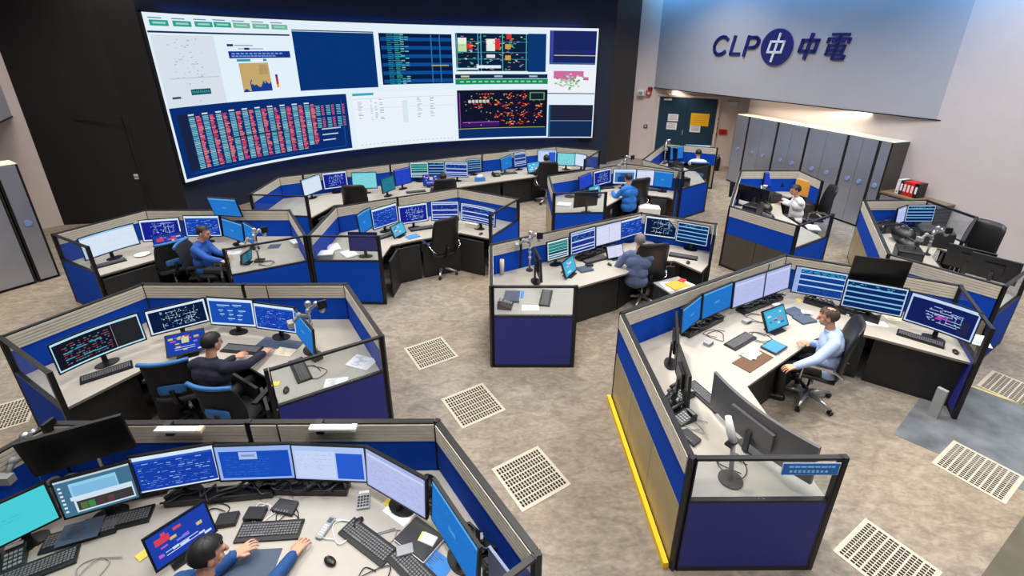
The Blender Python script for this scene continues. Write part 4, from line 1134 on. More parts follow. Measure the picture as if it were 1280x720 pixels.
t = thing('steel_jug', 'rounded steel jug behind the cyan monitor of the frontmost console', 'jug', (-3.62, 2.82, .7405)); part('body', MB().tube([(0, 0, 0), (0, 0, .02), (0, 0, .12), (0, 0, .2), (0, 0, .24)], [.05, .06, .07, .05, .045], 16), M_SILVER, t); part('lid', MB().cyl((0, 0, .24), .047, .02, 16), M_DARK, t)
# document cabinet and orange papers beside the grey-shirted operator
t = thing('pedestal_cabinet', 'grey pedestal cabinet topped with orange and white papers, beside the high-backed chair', 'cabinet', (2.62, 6.78, 0), R(25))
part('body', MB().box((0, 0, .30), (.5, .55, .60)), M_DARK, t); part('top', MB().box((0, 0, .61), (.52, .57, .02)), M_GREY, t)
for q in range(3):
    dr = part('drawer', MB().box((0, -.28, .12+q*.19), (.46, .02, .175)), M_GREY, t); part('handle', MB().box((0, -.295, .16+q*.19), (.14, .012, .012)), M_SILVER, dr)
t = thing('paper_heap', 'orange and white papers heaped on the grey pedestal cabinet', 'papers', (2.62, 6.78, .6205), R(20))
part('white_sheets', MB().box((.1, -.02, .008), (.3, .36, .016), .3).box((-.12, .05, .004), (.22, .3, .008), -.2), M_PAPER, t); part('orange_folder', MB().box((.0, .03, .022), (.32, .24, .012), .1), M_ORANGE, t); part('red_folder', MB().box((.16, .12, .03), (.12, .1, .012), .5), M_RED, t)
# pale printer under the bright-blue-shirted operator's desk
t = thing('printer', 'white printer under the worktop beside the bright-blue-shirted operator chair', 'printer', (3.28, 11.05, 0), R(-8))
part('body', MB().box((0, 0, .38), (.5, .4, .34)), M_WHITE, t, bevel=.02); part('stand', MB().box((0, 0, .105), (.46, .36, .21)), M_DARK, t); part('paper_slot', MB().box((0, -.202, .36), (.36, .01, .05)), M_DARK, t)
# white box on the long console
t = thing('projector_box', 'white boxy device on the partition ledge of the long console below the video wall', 'device', (.2, 14.45, .7405), R(25)); part('casing', MB().box((0, 0, .35), (.55, .3, .12)), M_WHITE, t, bevel=.02); part('stand', MB().box((0, 0, .145), (.2, .2, .29)), M_DARK, t); part('lens_strip', MB().box((0, -.152, .35), (.3, .006, .05)), M_SLATE, t)
# orange board before the tall cabinets
t = thing('pin_board', 'orange board leaning at the console before the tall cabinets', 'board', (7.0, 11.1, .7405), R(-70)); part('board', MB().box((0, 0, .2), (.62, .02, .36)), M_ORANGE, t); part('frame', MB().box((0, .012, .2), (.66, .012, .40)), M_CREAM, t)
# dark gear heap of the console beside the binder cabinet
rg = random.Random(11)
for lab, x, y, s in (('dark cable bag in the shaded corner behind the lavender page monitor, frontmost console', -.70, 2.92, .10), ('dark cable bag behind the side-turned sky blue monitor of the frontmost console', -.27, 2.47, .08), ('dark cable bag at the aisle end of the frontmost console', -.14, 2.24, .06), ('dark bag added for the shadow behind the cyan monitor of the frontmost console', -3.75, 2.7, .12), ('black lumpy equipment bag among the gear beside the binder cabinet', 7.25, 8.35, .2), ('black headset bag at the slatted side beside the binder cabinet', 7.0, 7.9, .16), ('black equipment bag near the silver arm beside the binder cabinet', 7.05, 8.75, .15), ('black gear bag at the console before the tall cabinets', 5.5, 10.0, .16), ('black gear bag beside the pale arm before the tall cabinets', 5.25, 9.4, .14), ('black gear bag at the console before the double door', 4.6, 13.2, .16), ('second black gear bag at the console before the double door', 4.3, 12.6, .14), ('black gear bag behind the front glass monitors of the yellow-edged console', 1.62, 3.95, .10)):  # the bag behind the cyan monitor is added to stand for shadow
    t = thing('equipment_bag', lab, 'bag', (x, y, .7405), rg.random()*3)
    b = MB()
    b.ball((0, 0, s*.7), (s*1.2, s*.8, s*.7), 12); b.ball((s*.5, s*.2, s*.8), (s*.6, s*.5, s*.6), 10); b.ball((-s*.5, -.1*s, s*.7), (s*.6, s*.6, s*.7), 10)
    part('pouch', b, M_LEATHER, t); part('strap', MB().tube([(-s, 0, s*.7), (-s*.5, 0, s*1.5), (s*.4, 0, s*1.6), (s, 0, s*.8)], .012, 6), M_DARK, t); part('buckle', MB().box((0, -s*.6, s*1.15), (.05, .02, .03)), M_GREY, t)
slab('equipment_case', 'flat dark equipment case standing in the cluttered console beside the binder cabinet', 'case', 7.75, 8.25, R(-30), .5, .42, .3, M_DARK, bev=.03)

# dark cable trays lying under the monitor rows
def tray(label, a, b, off=.0):
    a = Vector(a); b = Vector(b); d = b-a; t = thing('cable_tray', label, 'cable tray', ((a.x+b.x)/2, (a.y+b.y)/2, .7405), math.atan2(d.y, d.x)); L_ = d.length
    part('channel', MB().box((0, 0, .03), (L_, .12, .06)), M_BLACK, t, bevel=.008)
    rr = random.Random(int(L_*1000)); m2 = MB()
    pts = [(-L_/2+L_*k/14, rr.uniform(-.07, .07), .07+rr.uniform(0, .03)) for k in range(15)]
    m2.tube(pts, .012, 6); part('loose_cable', m2, M_DARK, t)
    m2 = MB(); pts = [(-L_/2+L_*k/14, rr.uniform(-.1, .05), .065+rr.uniform(0, .04)) for k in range(15)]; m2.tube(pts, .008, 6); part('loose_cable', m2, M_BLACK, t)
def row(label, ks, off):
    for k0, k1 in zip(ks[:-1], ks[1:]):
        pass
    p = [Vector(MONITORS[k][:2])+Vector((math.sin(R(MONITORS[k][3])), -math.cos(R(MONITORS[k][3]))))*off for k in ks]
    return p
for ks, off, lab in ((('A3', 'A4'), .02, 'black cable tray under the blue text monitors of the frontmost console'), (('A4', 'A5'), -.02, 'black cable tray under the split page monitor of the frontmost console'),
                (('A6', 'A7'), -.22, 'black cable tray behind the angled monitors of the frontmost console'), (('F1', 'F2'), .0, 'black cable tray under the sky blue monitor of the yellow-edged console'), (('F3', 'F4'), .0, 'black cable tray under the lavender page monitors of the yellow-edged console'),
                (('E2', 'E3'), .0, 'black cable tray under the pale page monitors of the grey-shirted operator console'), (('F5', 'F6'), .0, 'black cable tray under the cyan-banded monitor of the yellow-edged console')):
    p = row('', ks, off); d = (p[1]-p[0]); tray(lab, p[0]-d*.2, p[1]+d*.2)

# more dark gear crowding the two equipment-filled consoles
for lab, x, y, w, d, h, rz in (('black recorder case at the aisle corner before the tall cabinets', 4.75, 8.75, .42, .3, .22, -.9), ('dark radio case between the monitor backs before the tall cabinets', 5.1, 9.75, .3, .34, .26, -.9), ('black case in front of the royal blue monitor before the tall cabinets', 6.0, 10.75, .36, .26, .2, .3),
        ('black case behind the slatted front beside the binder cabinet', 6.15, 7.05, .4, .3, .24, -.9), ('dark case at the middle of the cluttered binder cabinet console', 6.75, 7.55, .36, .36, .2, -.5), ('black amplifier case near the far side of the binder cabinet console', 7.35, 8.9, .4, .26, .18, .2), ('low black case under the banded glowing monitor beside the binder cabinet', 8.0, 8.75, .5, .2, .1, 0),
        ('black radio case at the console before the double door', 4.35, 12.15, .4, .3, .22, -1.1), ('black case beside the blue side monitor before the double door', 4.75, 13.8, .36, .28, .2, .4)):
    t = thing('equipment_case', lab, 'case', (x, y, .7405), rz, 'dark equipment cases')
    part('case_body', MB().box((0, 0, h/2), (w, d, h)), M_BLACK, t, bevel=.015); part('front_plate', MB().box((0, -d/2-.003, h/2), (w*.8, .006, h*.6)), M_DARK, t); part('carry_handle', MB().tube([(-w*.2, 0, h), (-w*.2, 0, h+.04), (w*.2, 0, h+.04), (w*.2, 0, h)], .01, 6), M_DARK, t)

for lab, x, y, rz in (('small grey dock box under the narrow blue monitor of the yellow-edged console', 2.42, 5.05, .7), ('small grey dock box under the first lavender page of the yellow-edged console', 3.12, 5.55, .5), ('small white dock box under the corner lavender page of the yellow-edged console', 3.72, 5.95, .4), ('small white dock box by the yellow note of the yellow-edged console', 4.02, 5.75, -.2), ('small grey dock box behind the angled keyboard of the frontmost console', -.78, 2.42, .3), ('small white dock box beside the folder of the frontmost console', -.62, 2.5, -.4), ('small black dock box by the black keyboard of the grey-shirted operator console', 1.28, 7.28, .5), ('small white dock box below the pale page monitor of the grey-shirted operator console', 1.75, 7.72, .5)):
    t = thing('dock_box', lab, 'electronic box', (x, y, .7405), rz, 'small dock boxes')
    part('casing', MB().box((0, 0, .022), (.12, .08, .044)), M_WHITE if 'white' in lab else (M_GREY if 'grey dock' in lab else M_BLACK), t, bevel=.006)
    part('port_strip', MB().box((0, -.0415, .02), (.08, .003, .014)), M_BLACK, t)

# ------------------------------------------------------------------ office chairs (local +y is where the sitter looks)
def padded(w, h, t, nx, nz, fn):
    """rounded padded slab; fn(u,v) -> (point, normal), u,v in -1..1"""
    vs = []; fs = []; N = 4.0
    for side in (1, -1):
        for j in range(nz+1):
            for i in range(nx+1):
                u = -1+2*i/nx; v = -1+2*j/nz
                uu = u*math.sqrt(max(0, 1-.18*v**6)); vv = v*math.sqrt(max(0, 1-.18*u**6))
                edge = max(abs(u), abs(v))**6
                p, n = fn(uu, vv)
                vs.append(p+n*side*t/2*(1-.75*edge))
    W1 = nx+1; O = (nx+1)*(nz+1)
    for j in range(nz):
        for i in range(nx):
            a = j*W1+i; fs.append((a, a+1, a+W1+1, a+W1)); fs.append((O+a, O+a+W1, O+a+W1+1, O+a+1))
    for i in range(nx):
        fs.append((i, O+i, O+i+1, i+1)); a = nz*W1+i; fs.append((a, a+1, O+a+1, O+a))
    for j in range(nz):
        a = j*W1; fs.append((a, a+W1, O+a+W1, O+a)); a = j*W1+nx; fs.append((a, O+a, O+a+W1, a+W1))
    return vs, fs
CH_CACHE = {}
def chair_parts(kind):
    if kind in CH_CACHE: return CH_CACHE[kind]
    high = kind == 'high'
    top = 1.24 if high else 1.04; bw = .30 if high else .275; zb = .50 if high else .52
    D = {}
    m_ = MB(); v, f = padded(.5, .48, .09, 8, 8, lambda a, b: (Vector((a*.25, .02+b*.24, .465-.02*b*b+.015*abs(a)**3)), Vector((0, 0, 1)))); m_.add(v, f, 0, True)
    D['seat'] = (m_.mesh('chair_seat', M_LEATHER if high else M_MESHF), None)
    def bk(a, b):
        q = (b+1)/2; z = zb+(top-zb)*q
        y = -.235-.11*q-.05*math.sin(q*PI)*-1*.6+.05*abs(a)**2
        return Vector((a*bw*(1-.12*q), y, z)), Vector((0, 1, .2)).normalized()
    m_ = MB(); v, f = padded(.5, .6, .075 if high else .04, 8, 10, bk); m_.add(v, f, 0, True)
    D['backrest'] = (m_.mesh('chair_back', M_LEATHER if high else M_MESHF), None)
    if not high:
        m_ = MB(); pts = [bk(a/6, .97)[0]+Vector((0, 0, .0)) for a in range(-6, 7)]
        m_.tube(pts, .024, 8); D['top_rail'] = (m_.mesh('chair_rail', M_CHBLUE), 'light blue top rail')
        m_ = MB(); v, f = padded(.3, .2, .03, 5, 4, lambda a, b: (Vector((a*.14, -.285, .66+b*.06)), Vector((0, 1, 0)))); m_.add(v, f, 0, True)
        D['lumbar_pad'] = (m_.mesh('chair_lumbar', M_CHBLUE), 'blue lumbar pad')
    m_ = MB().tube([(0, -.05, .42), (0, -.2, .40), (0, -.27, .50), (0, -.30, .66)], .028, 8); D['back_support'] = (m_.mesh('chair_spine', M_BLACK), None)
    for s, nm in ((-1, 'L'), (1, 'R')):
        m_ = MB()
        if high: m_.tube([(s*.24, .14, .44), (s*.31, .17, .5), (s*.31, .16, .66), (s*.31, .05, .69), (s*.31, -.16, .67), (s*.29, -.25, .6), (s*.22, -.26, .56)], .016, 8)
        else: m_.tube([(s*.22, .0, .42), (s*.30, .0, .46), (s*.30, -.02, .66)], .018, 8)
        m_.box((s*.31, 0, .70), (.06, .26, .03))
        D['armrest'+nm] = (m_.mesh('chair_arm', [M_CHROME if high else M_BLACK]), None)
    D['gas_column'] = (MB().cyl((0, 0, .10), .028, .22, 12).cyl((0, 0, .3), .02, .12, 12).box((0, 0, .41), (.2, .2, .03)).mesh('chair_column', M_CHROME), None)
    m_ = MB()
    for k in range(5):
        a = 2*PI*k/5+.3; m_.tube([(0, 0, .12), (.17*math.cos(a), .17*math.sin(a), .105), (.31*math.cos(a), .31*math.sin(a), .075)], [.034, .026, .018], 8)
    D['star_base'] = (m_.mesh('chair_base', M_DARK if not high else M_SILVER), None)
    m_ = MB().cyl((-.022, 0, .03), .03, .018, 12, axis=(1, 0, 0)).cyl((.006, 0, .03), .03, .018, 12, axis=(1, 0, 0)).box((0, 0, .055), (.012, .02, .04))
    D['caster'] = (m_.mesh('chair_caster', M_BLACK), None)
    CH_CACHE[kind] = D
    return D
def chair(label, x, y, face, kind='high'):
    t = thing('office_chair', label, 'chair', (x, y, 0), R(face-90), 'office chairs'); base = None
    for nm, (me, lb) in chair_parts(kind).items():
        if nm == 'caster':
            for k in range(5):
                a = 2*PI*k/5+.3
                o = part('caster', me, None, base); o.location = (.31*math.cos(a), .31*math.sin(a), 0); o.rotation_euler = (0, 0, a*1.7)
        else:
            o = part(nm.rstrip('LR') if nm.startswith('armrest') else nm, me, None, t, lb)
            if nm == 'star_base': base = o
    return t
def chair_at(key, face, kind, label, back=.33):
    x, y, z = CHAIR_TOPS[key]
    d = Vector((math.cos(R(face)), math.sin(R(face))))
    return chair(label, x+d.x*back, y+d.y*back, face, kind)
chair_at('B1', 104, 'mesh', 'empty black mesh chair with light blue top rail, left of the dark-jacketed person', .27)
chair_at('C1', 140, 'mesh', 'empty black mesh chair with blue top rail beside the blue-shirted operator', .27)
chair_at('Dtop', 128, 'high', 'empty black high-backed swivel chair in the open bay beside the aisle')
chair_at('E', 98, 'high', 'black high-backed chair of the grey-shirted operator')
chair_at('Ftop', 152, 'high', 'black high-backed chair with chrome arms under the seated man')
chair_at('G1', 95, 'high', 'black headrest chair facing the mint green sheet monitor of the long console')
chair_at('H', 112, 'high', 'black high-backed chair of the bright-blue-shirted operator')
chair_at('J', 165, 'high', 'large black chair with its back to the aisle before the tall cabinets')
chair_at('K', 195, 'high', 'empty black armchair at the open side of the cluttered binder cabinet console')

# ------------------------------------------------------------------ people
def capsule(mb, a, b, ra, rb, n=12):
    a = Vector(a); b = Vector(b); d = b-a
    if d.length < 1e-6: return mb.ball(a, ra, n)
    t = d.normalized(); pts = []; rs = []
    for k in range(4): q = PI/2*(1-k/3.5); pts.append(a-t*ra*math.sin(q)); rs.append(max(.001, ra*math.cos(q)))
    pts += [a, b]; rs += [ra, rb]
    for k in range(1, 5): q = PI/2*min(1, k/4); pts.append(b+t*rb*math.sin(q)); rs.append(max(.001, rb*math.cos(q)))
    return mb.tube(pts, rs, n)
def fuse(mb, voxel, mats, smooth=3):
    me = mb.mesh('tmp', mats); o = bpy.data.objects.new('tmp', me); COL.objects.link(o)
    r = o.modifiers.new('r', 'REMESH'); r.mode = 'VOXEL'; r.voxel_size = voxel; r.use_smooth_shade = True
    s = o.modifiers.new('s', 'SMOOTH'); s.factor = .5; s.iterations = smooth
    dg = bpy.context.evaluated_depsgraph_get(); dg.update()
    out = bpy.data.meshes.new_from_object(o.evaluated_get(dg))
    bpy.data.objects.remove(o); bpy.data.meshes.remove(me)
    for m_ in (mats if isinstance(mats, (list, tuple)) else [mats]):
        if m_.name not in [q.name for q in out.materials if q]: out.materials.append(m_)
    out.polygons.foreach_set('use_smooth', [True]*len(out.polygons))
    return out
def ik(S, T, l1, l2, pole):
    d = T-S; L_ = min(d.length, (l1+l2)*.985); dn = d.normalized()
    a = (l1*l1-l2*l2+L_*L_)/(2*L_); h = math.sqrt(max(0, l1*l1-a*a))
    pv = (pole-dn*pole.dot(dn)).normalized()
    return S+dn*a+pv*h, S+dn*L_
def person(label, key, shirt, hair, vox=.008, headturn=0, bald=False, collar=None, legs=True):
    q = PEOPLE[key]; face = q['face']; hx, hy, hz = q['head']
    rot = Matrix.Rotation(R(face-90), 3, 'Z'); fwd = Vector((math.cos(R(face)), math.sin(R(face))))
    ox, oy = hx-fwd.x*.07, hy-fwd.y*.07
    root = thing('person', label, 'person', (ox, oy, 0), R(face-90), 'operators at the consoles')
    inv = rot.transposed()
    loc = lambda p: inv @ Vector((p[0]-ox, p[1]-oy, p[2]))
    dz = hz-1.2
    PEL = Vector((0, -.06, .55)); CHS = Vector((0, -.04, .90+dz)); NK = Vector((0, .005, 1.05+dz)); HD = Vector((0, .06, 1.2+dz))
    turn = Matrix.Rotation(R(headturn), 3, 'Z') @ Matrix.Rotation(R(-14), 3, 'X')
    hp = lambda x, y, z: HD+turn @ Vector((x, y, z))
    b = MB(); c = MB(); tr = MB(); g = .013
    # head
    def ell(cn, r): b.ball(cn, r, 18, mtx=turn)
    ell(hp(0, -.012, .03), (.076, .094, .088)); ell(hp(0, .024, -.04), (.057, .066, .07)); ell(hp(0, .055, -.082), (.032, .03, .024))
    capsule(b, hp(0, .088, .012), hp(0, .108, -.026), .010, .015); capsule(b, hp(-.03, .072, .026), hp(.03, .072, .026), .017, .017)
    capsule(b, hp(-.02, .078, -.058), hp(.02, .078, -.058), .012, .012)
    for s in (-1, 1):
        b.ball(hp(s*.078, -.008, -.005), (.012, .02, .032), 10, mtx=turn); ell(hp(s*.036, .052, -.02), (.026, .026, .028))
    capsule(b, NK+Vector((0, -.012, -.05)), hp(0, -.015, -.05), .055, .05)
    # torso
    for mbx, e in ((b, 0), (c, g)):
        capsule(mbx, PEL, CHS, .13+e, .12+e); capsule(mbx, PEL+Vector((-.05, .0, .15)), PEL+Vector((.05, .0, .15)), .12+e, .12+e); capsule(mbx, PEL+Vector((-.07, 0, 0)), PEL+Vector((.07, 0, 0)), .115+e, .115+e)
        capsule(mbx, CHS+Vector((-.09, 0, -.02)), CHS+Vector((.09, 0, -.02)), .115+e, .115+e)
        capsule(mbx, CHS+Vector((-.13, -.0, .09)), CHS+Vector((.13, -.0, .09)), .062+e, .062+e)
        capsule(mbx, CHS+Vector((0, .0, .08)), NK+Vector((0, -.01, -.035)), .085+e, .058+e)
    for s, hk in ((-1, 'l'), (1, 'r')):
        S = CHS+Vector((s*.185, -.01, .075)); T = loc(q[hk])
        W0 = T-(T-S).normalized()*.03; W0 = Vector((W0.x, W0.y, T.z+.02))
        E_, Wr = ik(S, W0, .29, .265, Vector((s*.55, -.35, -1)))
        d = (Wr-E_).normalized(); dh = Vector((d.x, d.y, d.z*.3)).normalized(); lat = dh.cross(Vector((0, 0, 1))).normalized()
        capsule(b, S, E_, .05, .042); capsule(b, E_, Wr, .041, .028)
        capsule(c, S, E_, .066, .057); capsule(c, E_, Wr-d*.015, .056, .043)
        K = Wr+dh*.085
        for o_ in (-.03, -.01, .01, .03): capsule(b, Wr+lat*o_*.7+dh*.012, K+lat*o_, .016, .013, 8)
        for i, (o_, ln) in enumerate(((-.036, .9), (-.012, 1.05), (.012, 1.0), (.036, .8))):
            p0 = K+lat*o_; p1 = p0+dh*.034*ln+lat*o_*.12-Vector((0, 0, .004)); p2 = p1+dh*.02*ln-Vector((0, 0, .014)); p3 = p2+dh*.010*ln-Vector((0, 0, .016))
            capsule(b, p0, p1, .0085, .008, 8); capsule(b, p1, p2, .008, .0078, 8); capsule(b, p2, p3, .0078, .007, 8)
        th = -s
        p0 = Wr+dh*.02+lat*th*.026*-1*(1 if lat.x*s < 0 else -1)*-1
        side = lat if lat.dot(Vector((-s, 0, 0))) > 0 else -lat
        p0 = Wr+dh*.022+side*.024; p1 = p0+dh*.028+side*.026-Vector((0, 0, .006)); p2 = p1+dh*.03+side*.006-Vector((0, 0, .004))
        capsule(b, p0, p1, .013, .0105, 8); capsule(b, p1, p2, .0105, .0085, 8)
        # legs
        H_ = Vector((s*.095, -.02, .545)); Kn = Vector((s*.14, .40, .52)); An = Vector((s*.14, .36, .10)); To = Vector((s*.16, .53, .045))
        capsule(b, H_, Kn, .075, .052); capsule(b, Kn, An, .05, .034); capsule(b, An+Vector((0, -.03, -.05)), To, .035, .028)
        capsule(tr, PEL, H_, .125, .095); capsule(tr, H_, Kn, .092, .068); capsule(tr, Kn, An+Vector((0, 0, .03)), .066, .055)
    part('body', fuse(b, vox, M_SKIN), None, root)
    part('shirt', fuse(c, max(.011, vox), shirt, 5), None, root)
    part('trousers', fuse(tr, .014, M_BASE, 5), None, root)
    sh = MB()
    for s in (-1, 1): capsule(sh, (s*.14, .32, .045), (s*.165, .55, .04), .045, .04)
    part('shoes', fuse(sh, .012, M_BLACK, 2), None, root)
    # hair: a cap over the skull, open at the face, lower at the nape
    h = MB(); n = 30; m2 = 16; idx = {}; vs = []; fs = []
    for layer, sc in ((0, 1.0), (1, 1.10)):
        for i in range(m2+1):
            for k in range(n):
                th_ = PI*i/m2; ph = 2*PI*k/n
                v = Vector((math.sin(th_)*math.sin(ph), math.sin(th_)*math.cos(ph), math.cos(th_)))
                wob = 1+(.022*math.sin(9*ph+5*th_)+.018*math.sin(17*ph-7*th_)) if layer else 1
                vs.append(hp(v.x*.078*sc*wob, -.014+v.y*.098*sc*wob, .03+v.z*.092*(sc*wob if layer else 1)))
    def keep(i, k):
        th_ = PI*(i+.5)/m2; ph = 2*PI*(k+.5)/n
        x, y, z = math.sin(th_)*math.sin(ph), math.sin(th_)*math.cos(ph), math.cos(th_)
        if bald and (Vector((x, y, z))-Vector((0, -.28, .96))).length < .52: return False
        if y > .25: return z > .42+.25*max(0, y-.5)+.08*math.sin(k*2.3)
        if y > -.15: return z > -.05+.5*max(0, y)
        return z > -.62
    N1 = (m2+1)*n; kept = set()
    for i in range(m2):
        for k in range(n):
            if keep(i, k): kept.add((i, k))
    for (i, k) in kept:
        k2 = (k+1) % n; a, bb, c_, d_ = i*n+k, (i+1)*n+k, (i+1)*n+k2, i*n+k2
        fs.append((N1+a, N1+d_, N1+c_, N1+bb)); fs.append((a, bb, c_, d_))
        for (di, dk, e0, e1) in ((1, 0, bb, c_), (-1, 0, d_, a), (0, 1, c_, d_), (0, -1, a, bb)):
            if ((i+di, (k+dk) % n) not in kept): fs.append((e0, e1, N1+e1, N1+e0))
    h.add(vs, fs, 0, True); part('hair', h, hair, root)
    for s in (-1, 1): part('eye', MB().ball(hp(s*.031, .0845, .006), (.011, .006, .006), 8, mtx=turn), M_BLACK, root)
    part('mouth', MB().ball(hp(0, .0905, -.06), (.02, .005, .004), 8, mtx=turn), mat('lips', (150, 84, 76), .5), root)
    if collar:
        m_ = MB().tube([NK+Vector((.062*math.cos(a), -.012+.062*math.sin(a), -.02+.012*math.sin(a))) for a in [2*PI*k/16 for k in range(17)]], .014, 8, caps=False)
        part('collar', m_, collar, root)
    return root
SH_NAVY = mat('dark_jacket', (26, 30, 52), .85, noise=.12, scale=60)
SH_BLUE = mat('blue_shirt', (30, 82, 164), .8, noise=.08, scale=40)
SH_PALE = mat('pale_blue_shirt', (168, 188, 226), .8, noise=.05, scale=40)
SH_GREY = mat('slate_grey_shirt', (86, 100, 136), .8, noise=.08, scale=40)
SH_BRIGHT = mat('bright_blue_shirt', (34, 112, 200), .8, noise=.08, scale=40)
SH_WHITE = mat('white_shirt', (226, 226, 232), .8, noise=.03, scale=40)
SH_DBLUE = mat('deep_blue_jacket', (22, 70, 128), .8, noise=.1, scale=40)
SH_MAROON = mat('dark_maroon_top', (52, 22, 26), .85)
person('person with dark hair and deep blue jacket working at the frontmost console', 'A', SH_DBLUE, M_HAIR, .0045, headturn=-22)
person('person in dark jacket seen from behind, reaching across a keyboard between two chairs', 'B', SH_NAVY, M_HAIR, .006, headturn=-15)
person('person in blue shirt in profile, both hands on the desk behind glass', 'C', SH_BLUE, M_HAIR, .006, collar=SH_BLUE)
person('person with grey hair and grey shirt beside a high black chair back', 'E', SH_GREY, mat('grey_hair', (112, 106, 104), .6, noise=.3, scale=80), .010)
person('man with thinning brown hair and pale blue shirt seated at the yellow-edged console', 'F', SH_PALE, M_HAIRG, .006, bald=True, collar=SH_PALE)
person('person with dark hair and maroon top seated in the second bay of the long console', 'G', SH_MAROON, M_HAIR, .012)
person('person with dark hair seated low before the striped monitor pair of the long console', 'Gs', SH_NAVY, M_HAIR, .012)
person('person in bright blue shirt seated before the picture-like blue monitor', 'H', SH_BRIGHT, M_HAIR, .012)
person('person in white top before the wide pale monitor near the dark double door', 'I', SH_WHITE, M_HAIR, .012)
person('person in white shirt in profile among equipment before the tall cabinets', 'J', SH_WHITE, M_HAIR, .010)
def seat_for(key, label, kind='mesh'):
    q = PEOPLE[key]; f = R(q['face']); x = q['head'][0]-math.cos(f)*.11; y = q['head'][1]-math.sin(f)*.11
    return chair(label, x, y, q['face'], kind)
seat_for('A', 'black mesh chair under the person at the frontmost console')
chair_at('B2', 82, 'mesh', 'black mesh chair with light blue top rail behind the dark-jacketed person', .2)
seat_for('C', 'black mesh chair under the blue-shirted person in profile')
seat_for('G', 'black high-backed chair of the maroon-topped person at the long console', 'high')
seat_for('Gs', 'black high-backed chair of the person before the striped monitor pair', 'high')
seat_for('I', 'black mesh chair under the white-topped person near the dark double door')

# ------------------------------------------------------------------ the room
HC = 6.6
struct('floor', MB().prism([(-16, -3.2), (16, -3.2), (16, 22), (-16, 22)], -.12, 0), M_FLOOR)
struct('ceiling', MB().prism([(-16, -3.2), (16, -3.2), (16, 22), (-16, 22)], HC, HC+.1), mat('ceiling_white', (205, 205, 208), .9))
arc = [Vector(p) for p in WALL_ARC]
ZB, ZT0, ZT1 = WALL_Z
nrm = []
for i in range(len(arc)):
    d = (arc[min(i+1, len(arc)-1)]-arc[max(i-1, 0)]).normalized(); nrm.append(Vector((-d.y, d.x)))
back = [arc[i]+nrm[i]*.16 for i in range(len(arc))]
blk = Vector(PT['blk'])
path = [blk]+[back[0]+Vector((-.9, .0))]+back+[back[-1]+(arc[-1]-arc[-2]).normalized()*.55]
def wall_band(name, pts, z0, z1, th, m_, flip=1):
    mb = MB(); n = len(pts); off = []
    for i in range(n):
        d = (Vector(pts[min(i+1, n-1)])-Vector(pts[max(i-1, 0)])).normalized(); off.append(Vector(pts[i])+Vector((-d.y, d.x))*th*flip)
    vs = [(p[0], p[1], z) for z in (z0, z1) for p in pts]+[(p[0], p[1], z) for z in (z0, z1) for p in off]
    fs = []
    for i in range(n-1):
        fs += [(i, i+1, n+i+1, n+i), (2*n+i, 3*n+i, 3*n+i+1, 2*n+i+1), (n+i, n+i+1, 3*n+i+1, 3*n+i), (i, 2*n+i, 2*n+i+1, i+1)]
    fs += [(0, n, 3*n, 2*n), (n-1, 3*n-1, 4*n-1, 2*n-1)]
    mb.add(vs, fs); return struct(name, mb, m_)
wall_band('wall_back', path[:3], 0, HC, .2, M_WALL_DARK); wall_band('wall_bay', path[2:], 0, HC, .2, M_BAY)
endp = path[-1]
# service door outline on the dark wall
struct('trim_1', MB().box((-8.93, 11.30, 1.3), (.012, .03, 2.6)).box((-9.5, 11.285, 2.6), (1.15, .03, .012)), M_GAP)
t = thing('door_plate', 'small white handle plate on the dark wall door left of the video wall', 'handle', (-8.98, 11.285, 1.2)); part('plate', MB().box((0, 0, 0), (.1, .02, .12)), M_WHITE, t); part('lever', MB().box((.02, -.025, .01), (.12, .02, .025)), M_SILVER, t)
# dark column between the video wall and the doorway
c0 = Vector(PT['col0']); c1 = Vector((4.52, 18.62)); dcol = (c1-c0).normalized(); nc = Vector((-dcol.y, dcol.x))
struct('wall_column', MB().prism([endp+nc*-.05, c0, c1, c1+nc*.8, endp+nc*.8], 0, HC), M_COLUMN)
# doorway wall
D0 = Vector(PT['door0']); D1 = Vector(PT['door1']); dd = (D1-D0).normalized(); nd = Vector((-dd.y, dd.x))
wa = D0-dd*2.0; wb = D1+dd*1.3
struct('wall_far', MB().prism([wa, wb, wb+nd*.2, wa+nd*.2], 0, HC), M_WALL_BEIGE)
ang = math.atan2(dd.y, dd.x); mid = (D0+D1)/2; wD = (D1-D0).length
def on_door(mb, u, z, w, h, dep, off=.02):
    p = D0+dd*(u*wD)-nd*(off+dep/2); return mb.box((p.x, p.y, z), (w, dep, h), ang)
dr = tag(link('door_1', on_door(on_door(MB(), .25, 1.16, wD*.5-.01, 2.32, .05), .75, 1.16, wD*.5-.01, 2.32, .05).mesh('door_1', M_DOOR)), kind='structure')
part('door_closer', on_door(MB(), .14, 2.25, .26, .05, .05, .07), M_WHITE, dr)
part('door_handle', on_door(MB(), .47, 1.12, .04, .16, .05, .07), M_SILVER, dr)
fr = MB(); on_door(fr, -.03, 1.2, .08, 2.4, .08, 0); on_door(fr, 1.03, 1.2, .08, 2.4, .08, 0); on_door(fr, .5, 2.38, wD+.2, .07, .08, 0)
struct('trim_2', fr, M_WALL_BEIGE)
